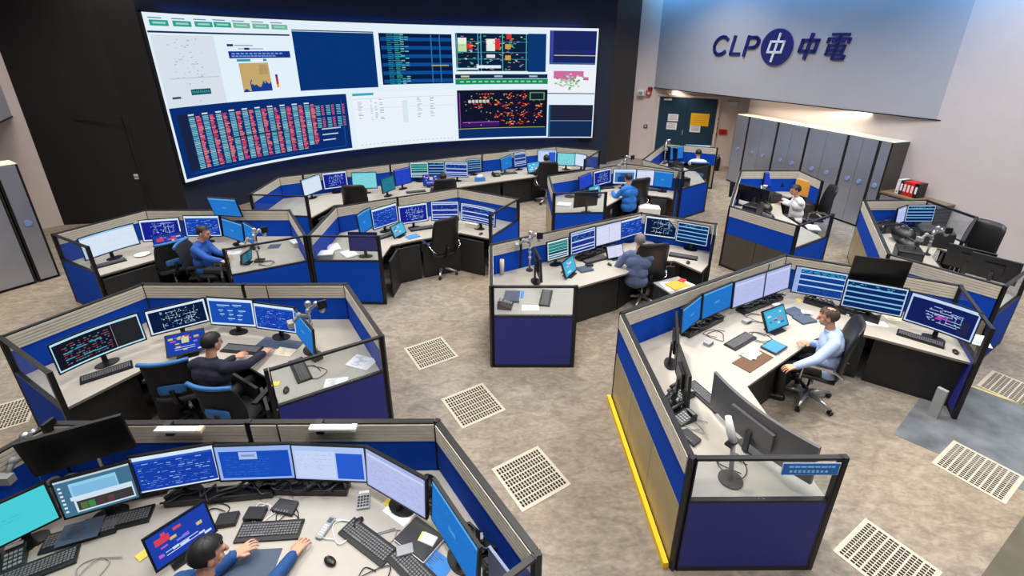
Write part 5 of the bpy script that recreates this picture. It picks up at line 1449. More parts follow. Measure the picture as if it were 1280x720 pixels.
for nm, u, z, w, h, m_, lb in (('door_notice', .27, 1.62, .36, .25, M_PAPER, 'upper white notice on the dark double door, left of the handle'), ('door_notice', .26, 1.32, .36, .25, M_PAPER, 'lower white notice on the dark double door, left of the handle'),
                               ('door_poster', .74, 1.60, .62, .44, mat('amber_poster', (246, 190, 10), .6), 'bright yellow poster on the dark double door'), ('door_notice', .68, 1.27, .36, .24, M_PAPER, 'white notice just below the yellow poster on the door')):
    p = D0+dd*(u*wD)-nd*.075
    t = thing(nm, lb, 'notice', (p.x, p.y, z), ang, 'notices on the double door')
    part('sheet', MB().box((0, 0, 0), (w, .006, h)), m_, t)
    s = MB()
    for q in range(4): s.box((0, -.0035, h*(.3-.18*q)), (w*.7, .002, h*.06))
    part('print_lines', s, M_ORANGE if 'poster' in nm else M_GREY, t)
def on_far(name, lb, cat, u, z, w, h, d, m_, extra=None):
    p = D0+dd*(u*wD)-nd*d/2; t = thing(name, lb, cat, (p.x, p.y, z), ang); part('casing', MB().box((0, 0, 0), (w, d, h)), m_, t, bevel=min(w, h, d)*.15)
    if extra: part('front_cap', MB().box((0, -d/2-.006, 0), (w*.5, .012, h*.5)), extra, t)
on_far('wall_lamp_unit', 'white emergency lamp unit high on the beige wall by the dark column', 'lamp', -.36, 2.44, .26, .2, .18, M_WHITE, M_GREY)
on_far('alarm_bell', 'red round alarm bell beside the emergency lamp, left of the door', 'alarm', -.22, 2.44, .18, .18, .1, M_RED, M_CREAM)
on_far('alarm_light', 'small dark red beacon above the alarm bell', 'alarm', -.2, 2.60, .16, .1, .1, mat('dark_red', (110, 24, 20), .5), M_RED)
on_far('wall_switch', 'small brown call point on the beige wall left of the dark door', 'switch', -.22, 1.25, .13, .11, .05, M_BROWN, M_CREAM)
on_far('wall_switch', 'white switch plate low on the beige wall by the dark column', 'switch', -.62, 1.15, .12, .14, .04, M_WHITE, M_GREY)
on_far('exit_light', 'greenish white exit light unit above the wall right of the door', 'sign', 1.25, 2.2, .36, .16, .06, mat('pale_green_plastic', (206, 226, 196), .5), M_WHITE)
on_far('fire_notice', 'red fire notice box on the wall right of the dark door', 'sign', 1.16, 1.22, .26, .18, .06, M_RED, mat('dark_red2', (150, 22, 20), .5))
on_far('fire_notice', 'smaller red box under the red fire notice, at the door edge', 'sign', 1.02, 1.10, .18, .12, .06, M_RED, M_CREAM)
for q, cc in enumerate((M_DARK, M_GREY, M_DARK)):
    on_far('call_button', ('upper', 'middle', 'lower')[q]+' round-cornered button of three stacked above the red fire notice', 'switch', 1.04, 1.66-.16*q, .08, .09, .04, cc, M_SILVER)
t = thing('fire_extinguisher', 'black and white extinguisher standing on the floor right of the dark door', 'extinguisher', (7.15, 16.6, 0)); part('cylinder', MB().tube([(0, 0, 0), (0, 0, .02), (0, 0, .42), (0, 0, .5)], [.07, .085, .085, .03], 16), M_BLACK, t); part('valve', MB().box((0, 0, .54), (.06, .06, .08)).box((.06, 0, .57), (.14, .03, .02)), M_SILVER, t); part('hose', MB().tube([(.05, 0, .53), (.13, 0, .45), (.11, 0, .2)], .012, 6), M_WHITE, t)
# right wall, overhanging upper wall and its lower edge line
dr_ = Vector((.319, -.948)); nr = Vector((.948, .319)); w0 = Vector((9.07, 10.72))
ra = w0-dr_*5.15; rb = w0+dr_*14.5
struct('wall_right', MB().prism([ra, rb, rb+nr*.2, ra+nr*.2], 0, HC), M_WALL_LAV)
struct('wall_return', MB().prism([ra, ra+nr*.2, (8.7, 16.6), (8.4, 16.95)], 0, HC), M_WALL_BEIGE)
B0 = Vector(PT['bulk0']); B1 = Vector(PT['bulk1']); db = (B1-B0).normalized(); nb_ = Vector((-db.y, db.x))
Bs = B0-db*.12
struct('wall_upper_right', MB().prism([Bs, B1, B1+nb_*.06+db*.1, Bs+nb_*1.6], 2.645, HC), M_WALL_GREY)
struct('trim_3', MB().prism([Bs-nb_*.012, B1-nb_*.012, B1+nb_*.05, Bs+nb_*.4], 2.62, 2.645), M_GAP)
# left wall, lockers side
dl = Vector((-.64, -.77)); nl = Vector((-.77, .64))
la = blk+Vector((.0, .0)); lb = blk+dl*7
struct('wall_left', MB().prism([la, lb, lb+nl*.2, la+nl*.2], 0, HC), M_WALL_BEIGE)
u0 = Vector((-11.3, 11.25)); u1 = Vector((-9.3, 8.25))
struct('wall_upper_left', MB().prism([u0, u1, u1+Vector((-2.0, -.4)), u0+Vector((-.3, -.1))], 2.66, HC), M_WALL_GREY)
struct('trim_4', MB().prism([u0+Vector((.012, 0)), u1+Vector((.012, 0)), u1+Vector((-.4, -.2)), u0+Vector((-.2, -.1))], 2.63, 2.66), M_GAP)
struct('wall_rear', MB().box((0, -3.1, HC/2), (32, .2, HC)), M_WALL_GREY)
struct('wall_side_left', MB().box((-15.9, 4, HC/2), (.2, 16, HC)), M_WALL_GREY)
# floor overlays: blue-grey sheet painting in shade, darker olive strip, yellow tape
gx = Vector((math.cos(-1.0115), math.sin(-1.0115))); gy = Vector((-gx.y, gx.x))
i0 = Vector(SPOT['inl0']); i1 = Vector(SPOT['inl1']); t0 = Vector(SPOT['tape0']); t1 = Vector(SPOT['tape1'])
di = (i1-i0).normalized()
struct('floor_shade', MB().prism([i0+di*.05, i1+di*3.0, t1+di*3.0, t0-di*.3], 0, .004), mat('blue_grey_shade', (106, 111, 117), .95, noise=.3, scale=3.5, spec=.1))  # shaded part of the floor, painted as a blue-grey sheet
struct('floor_line', MB().prism([t0-di*.3, t1+di*3, t1+di*3+gy*.035, t0-di*.3+gy*.035], 0, .006), mat('pale_yellow_tape', (214, 200, 110), .7))
k0 = Vector(SPOT['dk0']); k1 = Vector(SPOT['dk1']); dk = (k1-k0).normalized(); nk = Vector((dk.y, -dk.x))
struct('floor_strip', MB().prism([k0-dk*3, k1+dk*3, k1+dk*3+nk*1.6, k0-dk*3+nk*1.6], 0, .0055), mat('olive_strip', (92, 88, 76), .95, noise=.15, scale=3))
# ventilation tiles in the raised floor
gm = MB(); N_, H_ = 12, 16
w_ = .6; fr_ = .03
xs = [-w_/2]; ys = [-w_/2]
for k in range(N_):
    a = -w_/2+fr_+(w_-2*fr_)*k/N_; b = a+(w_-2*fr_)/N_; g_ = .003 if k % 2 else .008
    xs += [a+g_, b-(.008 if k % 2 else .003)]
for k in range(H_):
    a = -w_/2+fr_+(w_-2*fr_)*k/H_; b = a+(w_-2*fr_)/H_
    ys += [a+.0055, b-.0055]
xs.append(w_/2); ys.append(w_/2)
for i in range(len(xs)-1):
    for j in range(len(ys)-1):
        if i % 2 == 1 and j % 2 == 1: continue
        gm.add([(xs[i], ys[j], .006), (xs[i+1], ys[j], .006), (xs[i+1], ys[j+1], .006), (xs[i], ys[j+1], .006)], [(0, 1, 2, 3)])
for a, b in (((-.3, -.3), (.3, -.3)), ((.3, -.3), (.3, .3)), ((.3, .3), (-.3, .3)), ((-.3, .3), (-.3, -.3))):
    gm.add([(a[0], a[1], 0), (b[0], b[1], 0), (b[0], b[1], .006), (a[0], a[1], .006)], [(0, 1, 2, 3)])
GT = gm.mesh('perforated_plate', M_GRILLE); GV = MB().box((0, 0, .0035), (.59, .59, .001)).mesh('void', M_HOLE)
GL = ('perforated floor tile in the aisle nearest the empty swivel chair', 'perforated floor tile in the middle of the aisle row of three', 'perforated floor tile in the aisle beside the frontmost console', 'perforated floor tile beside the painted blue-grey floor shade', 'perforated floor tile beside the blue-signed glass end of the yellow-edged console', 'perforated floor tile beyond the yellow tape line', 'perforated floor tile beside the dark-jacketed operator console glass end')
for (x, y), l in zip(GRILLES, GL):
    t = thing('floor_grille', l, 'floor grille', (x, y, 0), -1.0115, 'perforated floor tiles'); part('perforated_plate', GT, None, t); part('plenum', GV, None, t)

# ------------------------------------------------------------------ tall cabinets, binder cabinet, lockers
c0 = Vector(CAB['p0']); c1 = Vector(CAB['p1']); dc = (c1-c0).normalized(); ncb = Vector((-dc.y, dc.x)); ncb = ncb if ncb.x > 0 else -ncb
ca = math.atan2(dc.y, dc.x); cuts = CAB['cuts']
names = ('first tall metal cabinet with a single door, next to the doorway', 'second tall cabinet from the doorway, two doors with blue locks', 'third tall cabinet from the doorway, two doors with blue locks', 'fourth tall cabinet from the doorway, behind the white-shirted operator', 'fifth tall cabinet from the doorway, two doors with blue locks', 'last tall cabinet, single door, with its dark side towards the binders')
def cabinet(nm, label, base, rz, w, depth, h, nd_, front=-1, group=None):
    t = thing(nm, label, 'cabinet', base, rz, group)
    part('carcass', MB().box((w/2, depth/2, h/2), (w-.012, depth, h)), M_GAP if group else M_CABDARK, t)
    part('side_panel', MB().box((w-.004, depth/2, h/2), (.006, depth, h-.01)), M_CABDARK, t)
    part('top_panel', MB().box((w/2, depth/2, h+.004), (w-.012, depth, .008)), M_CREAM, t)
    dw = (w-.07)/nd_
    for k in range(nd_):
        d_ = part('door', MB().box((.035+dw*(k+.5), -.011, h/2+.02), (dw-.006, .022, h-.06)), M_CAB, t, bevel=.003)
        kx = .035+dw*(k+.5) if nd_ == 1 else (.035+dw*(k+.5)+(dw*.08 if k == 0 else -dw*.08))
        kb = part('round_lock', MB().cyl((kx, -.022, h*.52), .055, .02, 20, axis=(0, -1, 0)), M_KNOB, d_, 'blue round lock')
    return t
for i in range(6):
    w = cuts[i+1]-cuts[i]; p = c0+dc*cuts[i]
    # local x runs along the row, local -y is the front: row runs dc, front faces -ncb
    cabinet('tall_cabinet', names[i], (p.x, p.y, 0), ca, w, .52, 2.1, 1 if i in (0, 5) else 2, group='tall metal cabinets')
lowp = c1+dc*.02+ncb*.0
t = thing('low_cabinet', 'low brown cabinet carrying binders, beside the last tall cabinet', 'cabinet', (lowp.x, lowp.y, 0), ca)
part('carcass', MB().box((.6, .265, .48), (1.2, .48, .96)), M_CABDARK, t); part('top', MB().box((.6, .26, .98), (1.24, .52, .04)), mat('brown_top', (128, 106, 78), .5), t)
for k in range(2): part('door', MB().box((.3+.6*k, .018, .48), (.58, .02, .88)), M_CAB, t)
bx = [(.16, M_WHITE, 'white ring binder at the cabinet side of the binder row'), (.235, M_DARK, 'dark ring binder between the white and red ones'), (.31, M_RED, 'first red ring binder of the binder row'), (.385, M_RED, 'second red ring binder of the binder row'), (.46, M_RED, 'last red ring binder beside the black one'), (.545, M_BLACK, 'black ring binder closing the binder row')]
for u, m_, lb in bx:
    p = lowp+dc*(u+.08)+ncb*.28
    t = thing('ring_binder', lb+', on the low cabinet', 'binder', (p.x, p.y, 1.0), ca, 'binders on the low cabinet')
    part('cover', MB().box((0, 0, .16), (.072, .28, .32)), m_, t, bevel=.004); part('spine_label', MB().box((0, -.1415, .17), (.04, .003, .16)), M_PAPER, t); part('finger_ring', MB().cyl((0, -.14, .05), .014, .004, 12, axis=(0, -1, 0)), M_DARK, t)
l0 = Vector(PT['lk0']); l1 = Vector(PT['lk1']); dlk = (l1-l0).normalized(); la_ = math.atan2(dlk.y, dlk.x)
p = l1-dlk*.32; cabinet('tall_locker', 'narrow grey metal locker with one blue lock, next to the beige wall strip', (p.x, p.y, 0), la_, .32, .5, 2.2, 1, group='grey metal lockers')
p = l1-dlk*1.36; cabinet('tall_locker', 'tall grey metal locker with two doors at the picture edge, beside the single-door one', (p.x, p.y, 0), la_, 1.02, .5, 2.2, 2, group='grey metal lockers')

# ------------------------------------------------------------------ sign lettering on the upper wall
sa = math.atan2(db.y, db.x)
def on_bulk(u, z, off=0): p = B0+db*u-nb_*off; return Vector((p.x, p.y, z))
SX = -.0  # lean of the letters
sign = thing('wall_sign', 'dark blue metal lettering with a round emblem on the grey upper wall', 'sign', on_bulk(5.6, 4.05, .0), sa)
def glyph(name, strokes, w, dx, z0, lean=.18, th=.04, m_=M_LOGO, dep=0.0):
    mb = MB()
    for pts in strokes:
        for (a, b) in zip(pts[:-1], pts[1:]):
            A = Vector((dx+a[0]+lean*a[1], 0, z0+a[1])); B_ = Vector((dx+b[0]+lean*b[1], 0, z0+b[1])); d = (B_-A); L_ = d.length; an = math.atan2(d.z, d.x)
            M_ = Matrix.Translation((A+B_)/2+Vector((0, -dep-th/2, 0))) @ Matrix.Rotation(-an, 4, 'Y')
            mb.box((0, 0, 0), (L_+w*.9, th, w), mtx=M_)
    return part(name, mb, m_, sign)
arcp = lambda cx, cz, rx, rz, a0, a1, n=12: [(cx+rx*math.cos(R(a0+(a1-a0)*k/n)), cz+rz*math.sin(R(a0+(a1-a0)*k/n))) for k in range(n+1)]
z0 = -.23
glyph('letter_c', [arcp(.28, .25, .25, .25, 48, 318)], .085, -2.20, z0)
glyph('letter_l', [[(.0, .5), (.0, .03), (.30, .03)]], .085, -1.50, z0)
glyph('letter_p', [[(.0, 0), (.0, .5)], [(0, .48), (.2, .48)]+arcp(.2, .345, .16, .135, 90, -90, 8)+[(0, .21)]], .085, -1.02, z0)
part('emblem_disc', MB().tube([(0, -.0, 0), (0, -.05, 0)], .47, 40).mesh('disc', M_LOGO), None, sign)
glyph('emblem_mark', [[(-.2, -.13), (-.2, .14), (.2, .14), (.2, -.13), (-.2, -.13)], [(0, .33), (0, .2)], [(0, .07), (0, -.36)]], .06, 0, .0, .2, .02, M_LOGOW, .05)
glyph('character_mid', [[(0, .1), (0, .36), (.4, .36), (.4, .1), (0, .1)], [(.2, .5), (.2, -.06)]], .085, .66, z0+.04)
glyph('character_electric', [[(.04, .52), (.42, .52)], [(.23, .52), (.23, .3)], [(-.02, .34), (-.02, .42), (.48, .42), (.48, .34)], [(.1, .355), (.16, .355)], [(.3, .355), (.36, .355)],
       [(.04, .26), (.42, .26), (.42, .06), (.04, .06), (.04, .26)], [(.04, .16), (.42, .16)], [(.23, .28), (.23, -.04), (.5, -.04), (.5, .03)]], .06, 1.34, z0+.02)
# blue sign on the end glass of the yellow-edged console: two pale lines of lettering too small to read
sx0, sx1 = 2.07, 2.50
t = thing('glass_sign', 'blue sign with two pale lines on the front glass of the yellow-edged console', 'sign', ((sx0+sx1)/2, 2.806-.032, 1.175), 0)
part('plate', MB().box((0, 0, 0), (sx1-sx0, .006, .11)), M_SIGN, t); part('plate_border', MB().box((0, .002, 0), (sx1-sx0+.012, .004, .122)), M_PAPER, t)
s = MB(); rs = random.Random(5); x = -.17
while x < .17:
    w = rs.uniform(.012, .05); s.box((x+w/2, -.0035, .025), (w, .001, .016)); x += w+.008
x = -.16
for k in range(9): s.box((x+.012, -.0035, -.022), (.02, .001, .022)); x += .034
part('sign_print', s, M_SIGNTXT, t)

# ------------------------------------------------------------------ the curved video wall
q = VW['DOC']; VW['DOC'] = (q[0], .016, q[2], q[3])
VS = Screen((226, 240, 250))
rv = random.Random(21)
def sub(key, fx0, fy0, fx1, fy1, c):
    x0, y0, x1, y1 = VW[key]; VS.rect(x0+(x1-x0)*fx0, y0+(y1-y0)*fy0, x0+(x1-x0)*fx1, y0+(y1-y0)*fy1, c)
NAVY = (8, 52, 118)
def full(key, c): VS.rect(*VW[key], c)
full('hdrline', (20, 44, 84))
for i, (u, v) in enumerate(VW['hdrboxes']):
    c = (48, 156, 140) if i < 4 else (112, 176, 150)
    VS.rect(u-.016, v-.018, u+.016, v+.014, c); VS.rect(u-.011, v-.007, u+.011, v+.004, (150, 214, 204)); VS.rect(u-.017, v+.022, u+.006, v+.028, (110, 130, 150))
full('leftpale', (214, 224, 234))
for k in range(60):
    x = rv.gauss(.5, .14); y = rv.random()*.9+.05
    if .05 < x < .95: sub('leftpale', x, y, x+.03*rv.random()+.01, y+.012, rv.choice([(170, 180, 190), (190, 200, 206), (150, 166, 170)]))
sub('leftpale', .12, .40, .95, .41, (180, 190, 200)); sub('leftpale', .1, .12, .24, .15, (40, 80, 90))
full('lab', (24, 70, 84))
for k in range(9): sub('lab', .05+k*.1, .3, .11+k*.1, .75, (60, 160, 160))
full('banner', (20, 52, 140))
for k in range(12): sub('banner', .05+k*.07, .55, .1+k*.07, .75, (120, 156, 220)); sub('banner', .04+k*.06, .2, .09+k*.06, .4, (110, 146, 214))
x0, y0, x1, y1 = VW['banner']
VS.rect(x0, y1+.03, x0+.012, y1+.045, (30, 50, 100)); VS.rect(x0+.014, y1+.033, x0+.05, y1+.04, (150, 160, 180)); VS.rect(x0+.02, y1+.012, x0+.07, y1+.018, (150, 160, 180)); VS.rect(x0+.032, y1+.008, x0+.042, y1+.022, (30, 50, 100))
full('map', (196, 168, 110))
for k in range(26):
    a = k/26; hgt_ = .05+.36*max(0, (a-.2))**.8+.12*math.sin(a*19)*(.4+a*.4)+(.3 if .25 < a < .35 else 0); sub('map', a, 0, a+1/26, max(.02, min(.8, hgt_*1.1)), (26, 62, 140))
for k in range(10): q = rv.random(); sub('map', .3+.5*q, .2+.2*rv.random(), .34+.5*q, .3+.2*rv.random(), (196, 168, 110))
for k in range(14): sub('map', rv.random()*.9, .5+.45*rv.random(), rv.random()*.1+.92, .5+.01+.45*rv.random(), (176, 150, 104)) if k < 2 else None
x0, y0, x1, y1 = VW['map']; VS.rect(x0-.002, y1+.01, x0+.025, y1+.026, (40, 150, 180)); VS.rect(x0+.05, y1+.01, x1-.002, y1+.026, (40, 150, 180))
for q, c in enumerate(((90, 60, 140), (170, 50, 70), (200, 60, 50), (230, 150, 60))): sub('cbar', 0, 1-.25*(q+1), 1, 1-.25*q, c)
full('P1', NAVY); x0, y0, x1, y1 = VW['P1']; VS.rect(x0, y1+.004, x1, y1+.012, (40, 60, 96))
full('P2', (10, 26, 66))
for k in range(6): sub('P2', .02, .03+k*.165, 1, .10+k*.165, (12, 78, 150))
for x, c in ((.1, (30, 130, 140)), (.2, (50, 160, 150))):
    for k in range(26): sub('P2', x, k/26+.008, x+.05+.05*rv.random(), k/26+.026, c)
for x in (.28, .34):
    for k in range(22):
        if rv.random() < .6: sub('P2', x, k/22+.01, x+.05, k/22+.03, rv.choice([(120, 200, 170), (90, 170, 160)]))
for x in (.7, .82): sub('P2', x, .02, x+.015, .98, (40, 120, 160))
sub('P2', .7, .36, .94, .385, (170, 170, 90))
full('P3', (12, 34, 60)); full('P3r', (10, 56, 112))
for x in (.01, .3, .34, .64, .97): sub('P3', x, .0, x+.012, 1, (80, 170, 190))
for y in (.32, .5, .78): sub('P3', .0, y, 1, y+.012, (70, 150, 170))
for x, y, c in ((.03, .68, (230, 240, 220)), (.03, .52, (190, 220, 170)), (.42, .66, (240, 240, 236)), (.42, .54, (230, 236, 230)), (.42, .36, (220, 230, 230))): sub('P3', x, y, x+.12, y+.2 if y > .5 else y+.09, c)
for x, y in ((.16, .6), (.54, .58), (.54, .72), (.7, .86)): sub('P3', x, y, x+.07, y+.14, (214, 50, 46))
for k in range(110):
    x = rv.random()*.94; y = .02+rv.random()*.92; sub('P3', x, y, x+.012+.03*rv.random(), y+.02, rv.choice([(220, 190, 70), (90, 200, 150), (200, 80, 80), (120, 190, 220), (230, 230, 230), (170, 120, 200), (60, 170, 90)]))
for x, y in ((.68, .3), (.68, .6)): sub('P3', x, y, x+.08, y+.13, (196, 160, 70))
sub('P3', .28, .08, .62, .16, (226, 238, 244)); sub('P3', .0, .04, .3, .09, (210, 226, 236))
full('bar', (14, 40, 72))
for a in (.06, .42, .8): sub('bar', a, .3, a+.09, .7, (200, 210, 130) if a < .1 else (170, 190, 210))
full('green', (22, 140, 92))
for k in range(14): sub('green', .05+k*.065, .35, .09+k*.065, .65, (130, 214, 170))
full('P4', (26, 38, 96)); sub('P4', .02, 0, .08, 1, (60, 70, 160)); sub('P4', .1, .26, 1, .285, (190, 200, 110)); sub('P4', .1, .34, 1, .42, (40, 40, 120)); sub('P4', .0, .02, 1, .05, (60, 110, 170))
full('P5', (238, 242, 248))
for a, b, c, d in ((.12, .62, .6, .98), (.3, .5, .5, .7), (.55, .72, .75, .98), (.75, .55, .86, .7)): sub('P5', a, b, c, d, (206, 108, 160))
for k in range(46):
    x = rv.gauss(.42, .13); y = rv.gauss(.42, .16)
    if 0 < x < .9 and .05 < y < .85: sub('P5', x, y, x+.05, y+.07, rv.choice([(120, 190, 110), (160, 210, 140), (80, 160, 90), (200, 200, 210)]))
x0, y0, x1, y1 = VW['P5']; VS.rect(x0, y0-.02, x1, y0-.012, (40, 60, 80))
full('P6', (12, 50, 90)); sub('P6', .06, .52, 1, 1, (36, 38, 60)); sub('P6', .02, .5, 1, .52, (120, 150, 170)); sub('P6', .06, .02, 1, .48, (18, 44, 84)); sub('P6', 0, 0, .04, 1, (40, 110, 150))
full('BL', (10, 46, 112)); sub('BL', .03, .1, .08, .9, (26, 36, 66))
ncol = 10
for k in range(ncol):
    x = .085+k*.072; top = .86; bot = .10 if k < 9 else .16
    rows = 30
    for r in range(rows):
        y = bot+(top-bot)*r/rows
        sub('BL', x, y, x+.030, y+.016, rv.choice([(120, 190, 200), (90, 170, 190), (150, 206, 206)]))
        w = .012+.016*rv.random()
        sub('BL', x+.037, y, x+.037+w, y+.019, rv.choice([(220, 80, 100), (236, 110, 110), (200, 60, 90), (220, 130, 120)]))
    sub('BL', x, top+.01, x+.03, top+.03, (220, 230, 240))
for k in range(3):
    x = .80+k*.064
    for r in range(13):
        y = .44+.4*r/13
        if r in (6,): continue
        sub('BL', x, y, x+.026, y+.014, (120, 196, 200)); sub('BL', x+.034, y, x+.05, y+.016, (214, 100, 120))
for y, w in ((.40, .12), (.30, .1), (.2, .08)): sub('BL', .82, y, .82+w, y+.02, (200, 214, 226))
sub('BL', .3, .46, .6, .475, (10, 30, 60))
sub('BL', .96, .06, .965, .9, (30, 80, 160)); sub('BL', .05, .05, .965, .06, (30, 80, 160))
full('DOC', (234, 242, 250))
sub('DOC', 0, .94, .2, .985, (60, 170, 180)); sub('DOC', 0, .88, 1, .885, (170, 190, 206))
for r in range(13):
    for x, w in ((.16, .02), (.2, .03), (.25, .04), (.62, .05), (.75, .05), (.04, .05)):
        if rv.random() < .75: sub('DOC', x, .85-r*.03, x+w*(.5+.5*rv.random()), .862-r*.03, rv.choice([(150, 164, 180), (170, 184, 200)]))
sub('DOC', 0, .7, 1, .705, (196, 212, 226)); sub('DOC', .47, .4, .52, .82, (214, 230, 242))
for k in range(24): sub('DOC', .03+k*.04, .03, .05+k*.04, .04, (170, 184, 196))
full('P7', (16, 22, 44)); sub('P7', 0, 0, 1, .2, (14, 48, 104)); sub('P7', .02, .22, .03, .95, (150, 60, 170)); sub('P7', .05, .24, .46, .34, (54, 26, 96)); sub('P7', .05, .33, .46, .345, (170, 90, 190)); sub('P7', .0, .2, .98, .21, (190, 200, 90))
for (cx_, cy_) in ((.3, .88), (.55, .88), (.74, .86), (.42, .72), (.55, .68), (.74, .68), (.56, .48), (.74, .48), (.42, .46), (.9, .46), (.56, .3), (.74, .3), (.9, .66), (.2, .66)):
    for k in range(11): x = cx_+rv.gauss(0, .035); y = cy_+rv.gauss(0, .035); sub('P7', x, y, x+.010+.016*rv.random(), y+.018, rv.choice([(226, 46, 52), (236, 90, 50), (200, 40, 60), (240, 170, 70)]))
for k in range(60): x = .06+rv.random()*.88; y = .26+rv.random()*.66; sub('P7', x, y, x+.012, y+.012, rv.choice([(220, 200, 110), (200, 210, 220), (150, 90, 190), (90, 190, 130)]))
for k in range(6): sub('P7', .12+k*.04, .74, .15+k*.04, .80, (206, 206, 190))
sub('P7', .8, .78, .97, .95, (90, 150, 90)); sub('P7', .815, .8, .955, .93, (24, 34, 50))
sL = [0]
for i in range(1, len(arc)): sL.append(sL[-1]+(arc[i]-arc[i-1]).length)
def on_arc(u, dep):
    s = max(0, min(1, u))*sL[-1]; i = 0
    while i < len(sL)-2 and sL[i+1] < s: i += 1
    t_ = (s-sL[i])/(sL[i+1]-sL[i]); p = arc[i].lerp(arc[i+1], t_); n_ = nrm[i].lerp(nrm[i+1], t_); return p-n_*dep
def vfn(u, v, d):
    p = on_arc(u, d); return Vector((p.x, p.y, ZB+(ZT0+(ZT1-ZT0)*u-ZB)*v))
vw = thing('video_wall', 'curved wall-wide display full of maps, tables and red network diagrams', 'display wall', (0, 0, 0))
part('screen', VS.mesh('video_wall_screen', vfn, 60, .003, M_VIDEO), None, vw)
bz = MB(); n = 48
for (v0, v1) in ((-.012, .0), (1.0, 1.012)):
    vs = []; fs = []
    for i in range(n+1):
        u = i/n; a = vfn(u, v0, .004); b = vfn(u, v1, .004); a2 = vfn(u, v0, -.1); b2 = vfn(u, v1, -.1); vs += [a, b, b2, a2]
    for i in range(n):
        o = i*4; fs += [(o, o+4, o+5, o+1), (o+1, o+5, o+6, o+2), (o+2, o+6, o+7, o+3), (o+3, o+7, o+4, o)]
    bz.add(vs, fs)
part('bezel', bz, M_FRAME, vw)
bb = MB(); vs = []; fs = []
for i in range(n+1):
    u = i/n; vs += [vfn(u, 0, -.01), vfn(u, 1, -.01), vfn(u, 1, -.12), vfn(u, 0, -.12)]
for i in range(n):
    o = i*4; fs += [(o, o+4, o+5, o+1), (o+1, o+5, o+6, o+2), (o+2, o+6, o+7, o+3), (o+3, o+7, o+4, o)]
fs += [(0, 1, 2, 3), (n*4+3, n*4+2, n*4+1, n*4)]
bb.add(vs, fs); part('cabinet_back', bb, M_FRAME, vw)

hl = MB()  # added blue emitters behind the bezel, tinting the wall around the screen
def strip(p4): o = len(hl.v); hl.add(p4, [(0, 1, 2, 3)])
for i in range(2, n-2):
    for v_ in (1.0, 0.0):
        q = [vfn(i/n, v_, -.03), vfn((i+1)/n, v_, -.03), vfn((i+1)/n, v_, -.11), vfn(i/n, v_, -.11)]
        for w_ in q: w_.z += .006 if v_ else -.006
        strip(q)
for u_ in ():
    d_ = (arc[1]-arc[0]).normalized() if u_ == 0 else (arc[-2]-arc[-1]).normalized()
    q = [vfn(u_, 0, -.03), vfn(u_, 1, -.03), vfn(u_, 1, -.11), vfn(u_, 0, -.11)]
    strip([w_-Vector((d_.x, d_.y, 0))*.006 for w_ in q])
mh = bpy.data.materials.new('added_blue_glow'); mh.use_nodes = True
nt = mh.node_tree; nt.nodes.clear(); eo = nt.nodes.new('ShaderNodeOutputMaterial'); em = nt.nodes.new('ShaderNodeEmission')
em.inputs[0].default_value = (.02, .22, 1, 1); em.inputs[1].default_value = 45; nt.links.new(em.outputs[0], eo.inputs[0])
part('added_glow_strip', hl, mh, vw)

# ------------------------------------------------------------------ light
def area(x, y, z, sx, sy, e, c=(1, 1, 1), tgt=None):
    l = bpy.data.lights.new('ceiling_light', 'AREA'); l.shape = 'RECTANGLE'; l.size = sx; l.size_y = sy; l.energy = e; l.color = c; l.spread = R(125)
    o = bpy.data.objects.new('ceiling_light', l); COL.objects.link(o); o.location = (x, y, z)
    if tgt is not None: o.rotation_euler = (Vector(tgt)-Vector((x, y, z))).to_track_quat('-Z', 'Y').to_euler()
    return o
def spot(x, y, z, tgt, e, ang_, c=(1, .93, .82), blend=.5, size=.15):
    l = bpy.data.lights.new('spot_light', 'SPOT'); l.energy = e; l.spot_size = R(ang_); l.spot_blend = blend; l.color = c; l.shadow_soft_size = size
    o = bpy.data.objects.new('spot_light', l); COL.objects.link(o); o.location = (x, y, z)
    o.rotation_euler = (Vector(tgt)-Vector((x, y, z))).to_track_quat('-Z', 'Y').to_euler(); return o
LE = 104
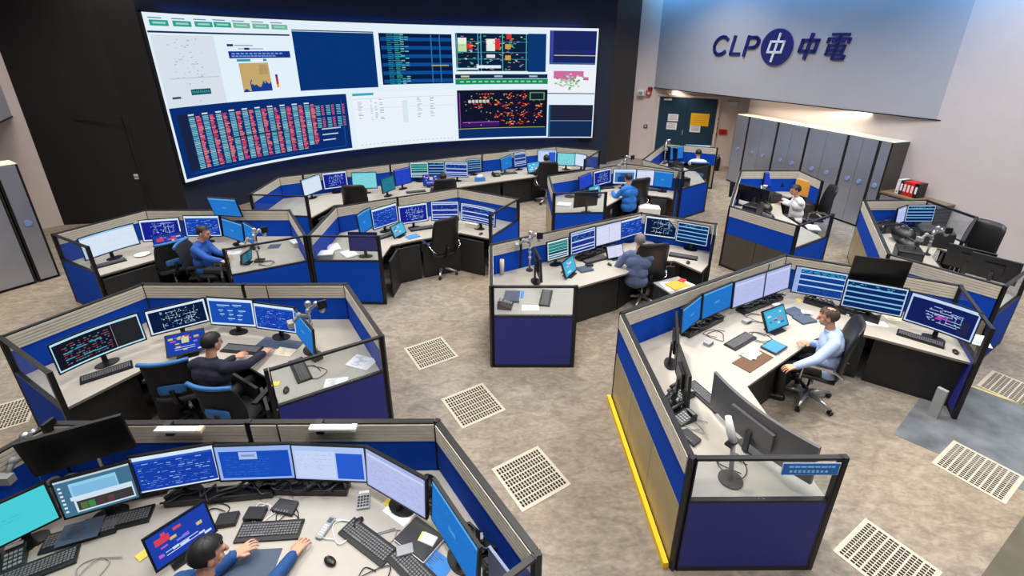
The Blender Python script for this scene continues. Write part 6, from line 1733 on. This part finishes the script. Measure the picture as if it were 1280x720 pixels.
for x in (-8.5, -4, .5, 5):
    for y in (1.0, 4.6, 8.2, 11.6):
        area(x, y, HC-.12, 1.4, 1.4, LE*(.25 if y < 2 and x < -3 else 1), (1, .96, .90))
for x, y in ((1.6, 14.8), (4.6, 14.6), (7.6, 8.6), (8.6, 5.0)): area(x, y, HC-.12, 1.2, 1.2, LE, (1, .94, .86))
# blue wall-wash along the top of the grey upper walls and above the video wall
m_ = (B0+B1)/2-nb_*.5
o = area(m_.x, m_.y, HC-.15, 10, .2, 130, (.10, .48, 1), (m_.x+nb_.x*1.2, m_.y+nb_.y*1.2, HC-2.5))
o.rotation_euler = (Matrix.Rotation(sa, 4, 'Z') @ Matrix.Rotation(R(35), 4, 'X')).to_euler()
o = area(9.9, 6.9, HC-.15, 8, .2, 170, (.10, .48, 1)); o.rotation_euler = (Matrix.Rotation(ca, 4, 'Z') @ Matrix.Rotation(R(35), 4, 'X')).to_euler()
q0 = B0+db*1.9+nb_*.45; q1 = B0+db*6.4+nb_*.2
for q in (q0, q1):
    o = area(q.x, q.y, 2.61, 3.8, .12, 22, (1, .86, .70)); o.rotation_euler = (0, 0, sa)
spot(.3, 6.6, HC-.2, (4.6, 3.5, 0), 1150, 46)
spot(-1.6, 3.0, HC-.2, (-1.1, 2.4, .7), 620, 34, (1, 1, 1))
w = bpy.data.worlds.new('dim_room'); scene.world = w; w.use_nodes = True
w.node_tree.nodes['Background'].inputs[0].default_value = (.02, .022, .026, 1)

# ------------------------------------------------------------------ camera
cam = bpy.data.cameras.new('camera'); co = bpy.data.objects.new('camera', cam); COL.objects.link(co)
cam.sensor_width = 36; cam.lens = 606.2/1280*36; cam.shift_y = -(360-295.7)/1280; cam.clip_start = .05
co.location = (0, 0, 4.214); co.rotation_euler = (R(90-22), 0, 0)
scene.camera = co
scene.view_settings.view_transform = 'Standard'; scene.view_settings.look = 'None'; scene.view_settings.exposure = 0; scene.view_settings.gamma = 1
scene.view_settings.use_curve_mapping = False
try:
    scene.cycles.use_denoising = True; scene.cycles.sample_clamp_indirect = 8; scene.cycles.max_bounces = 8
except Exception: pass
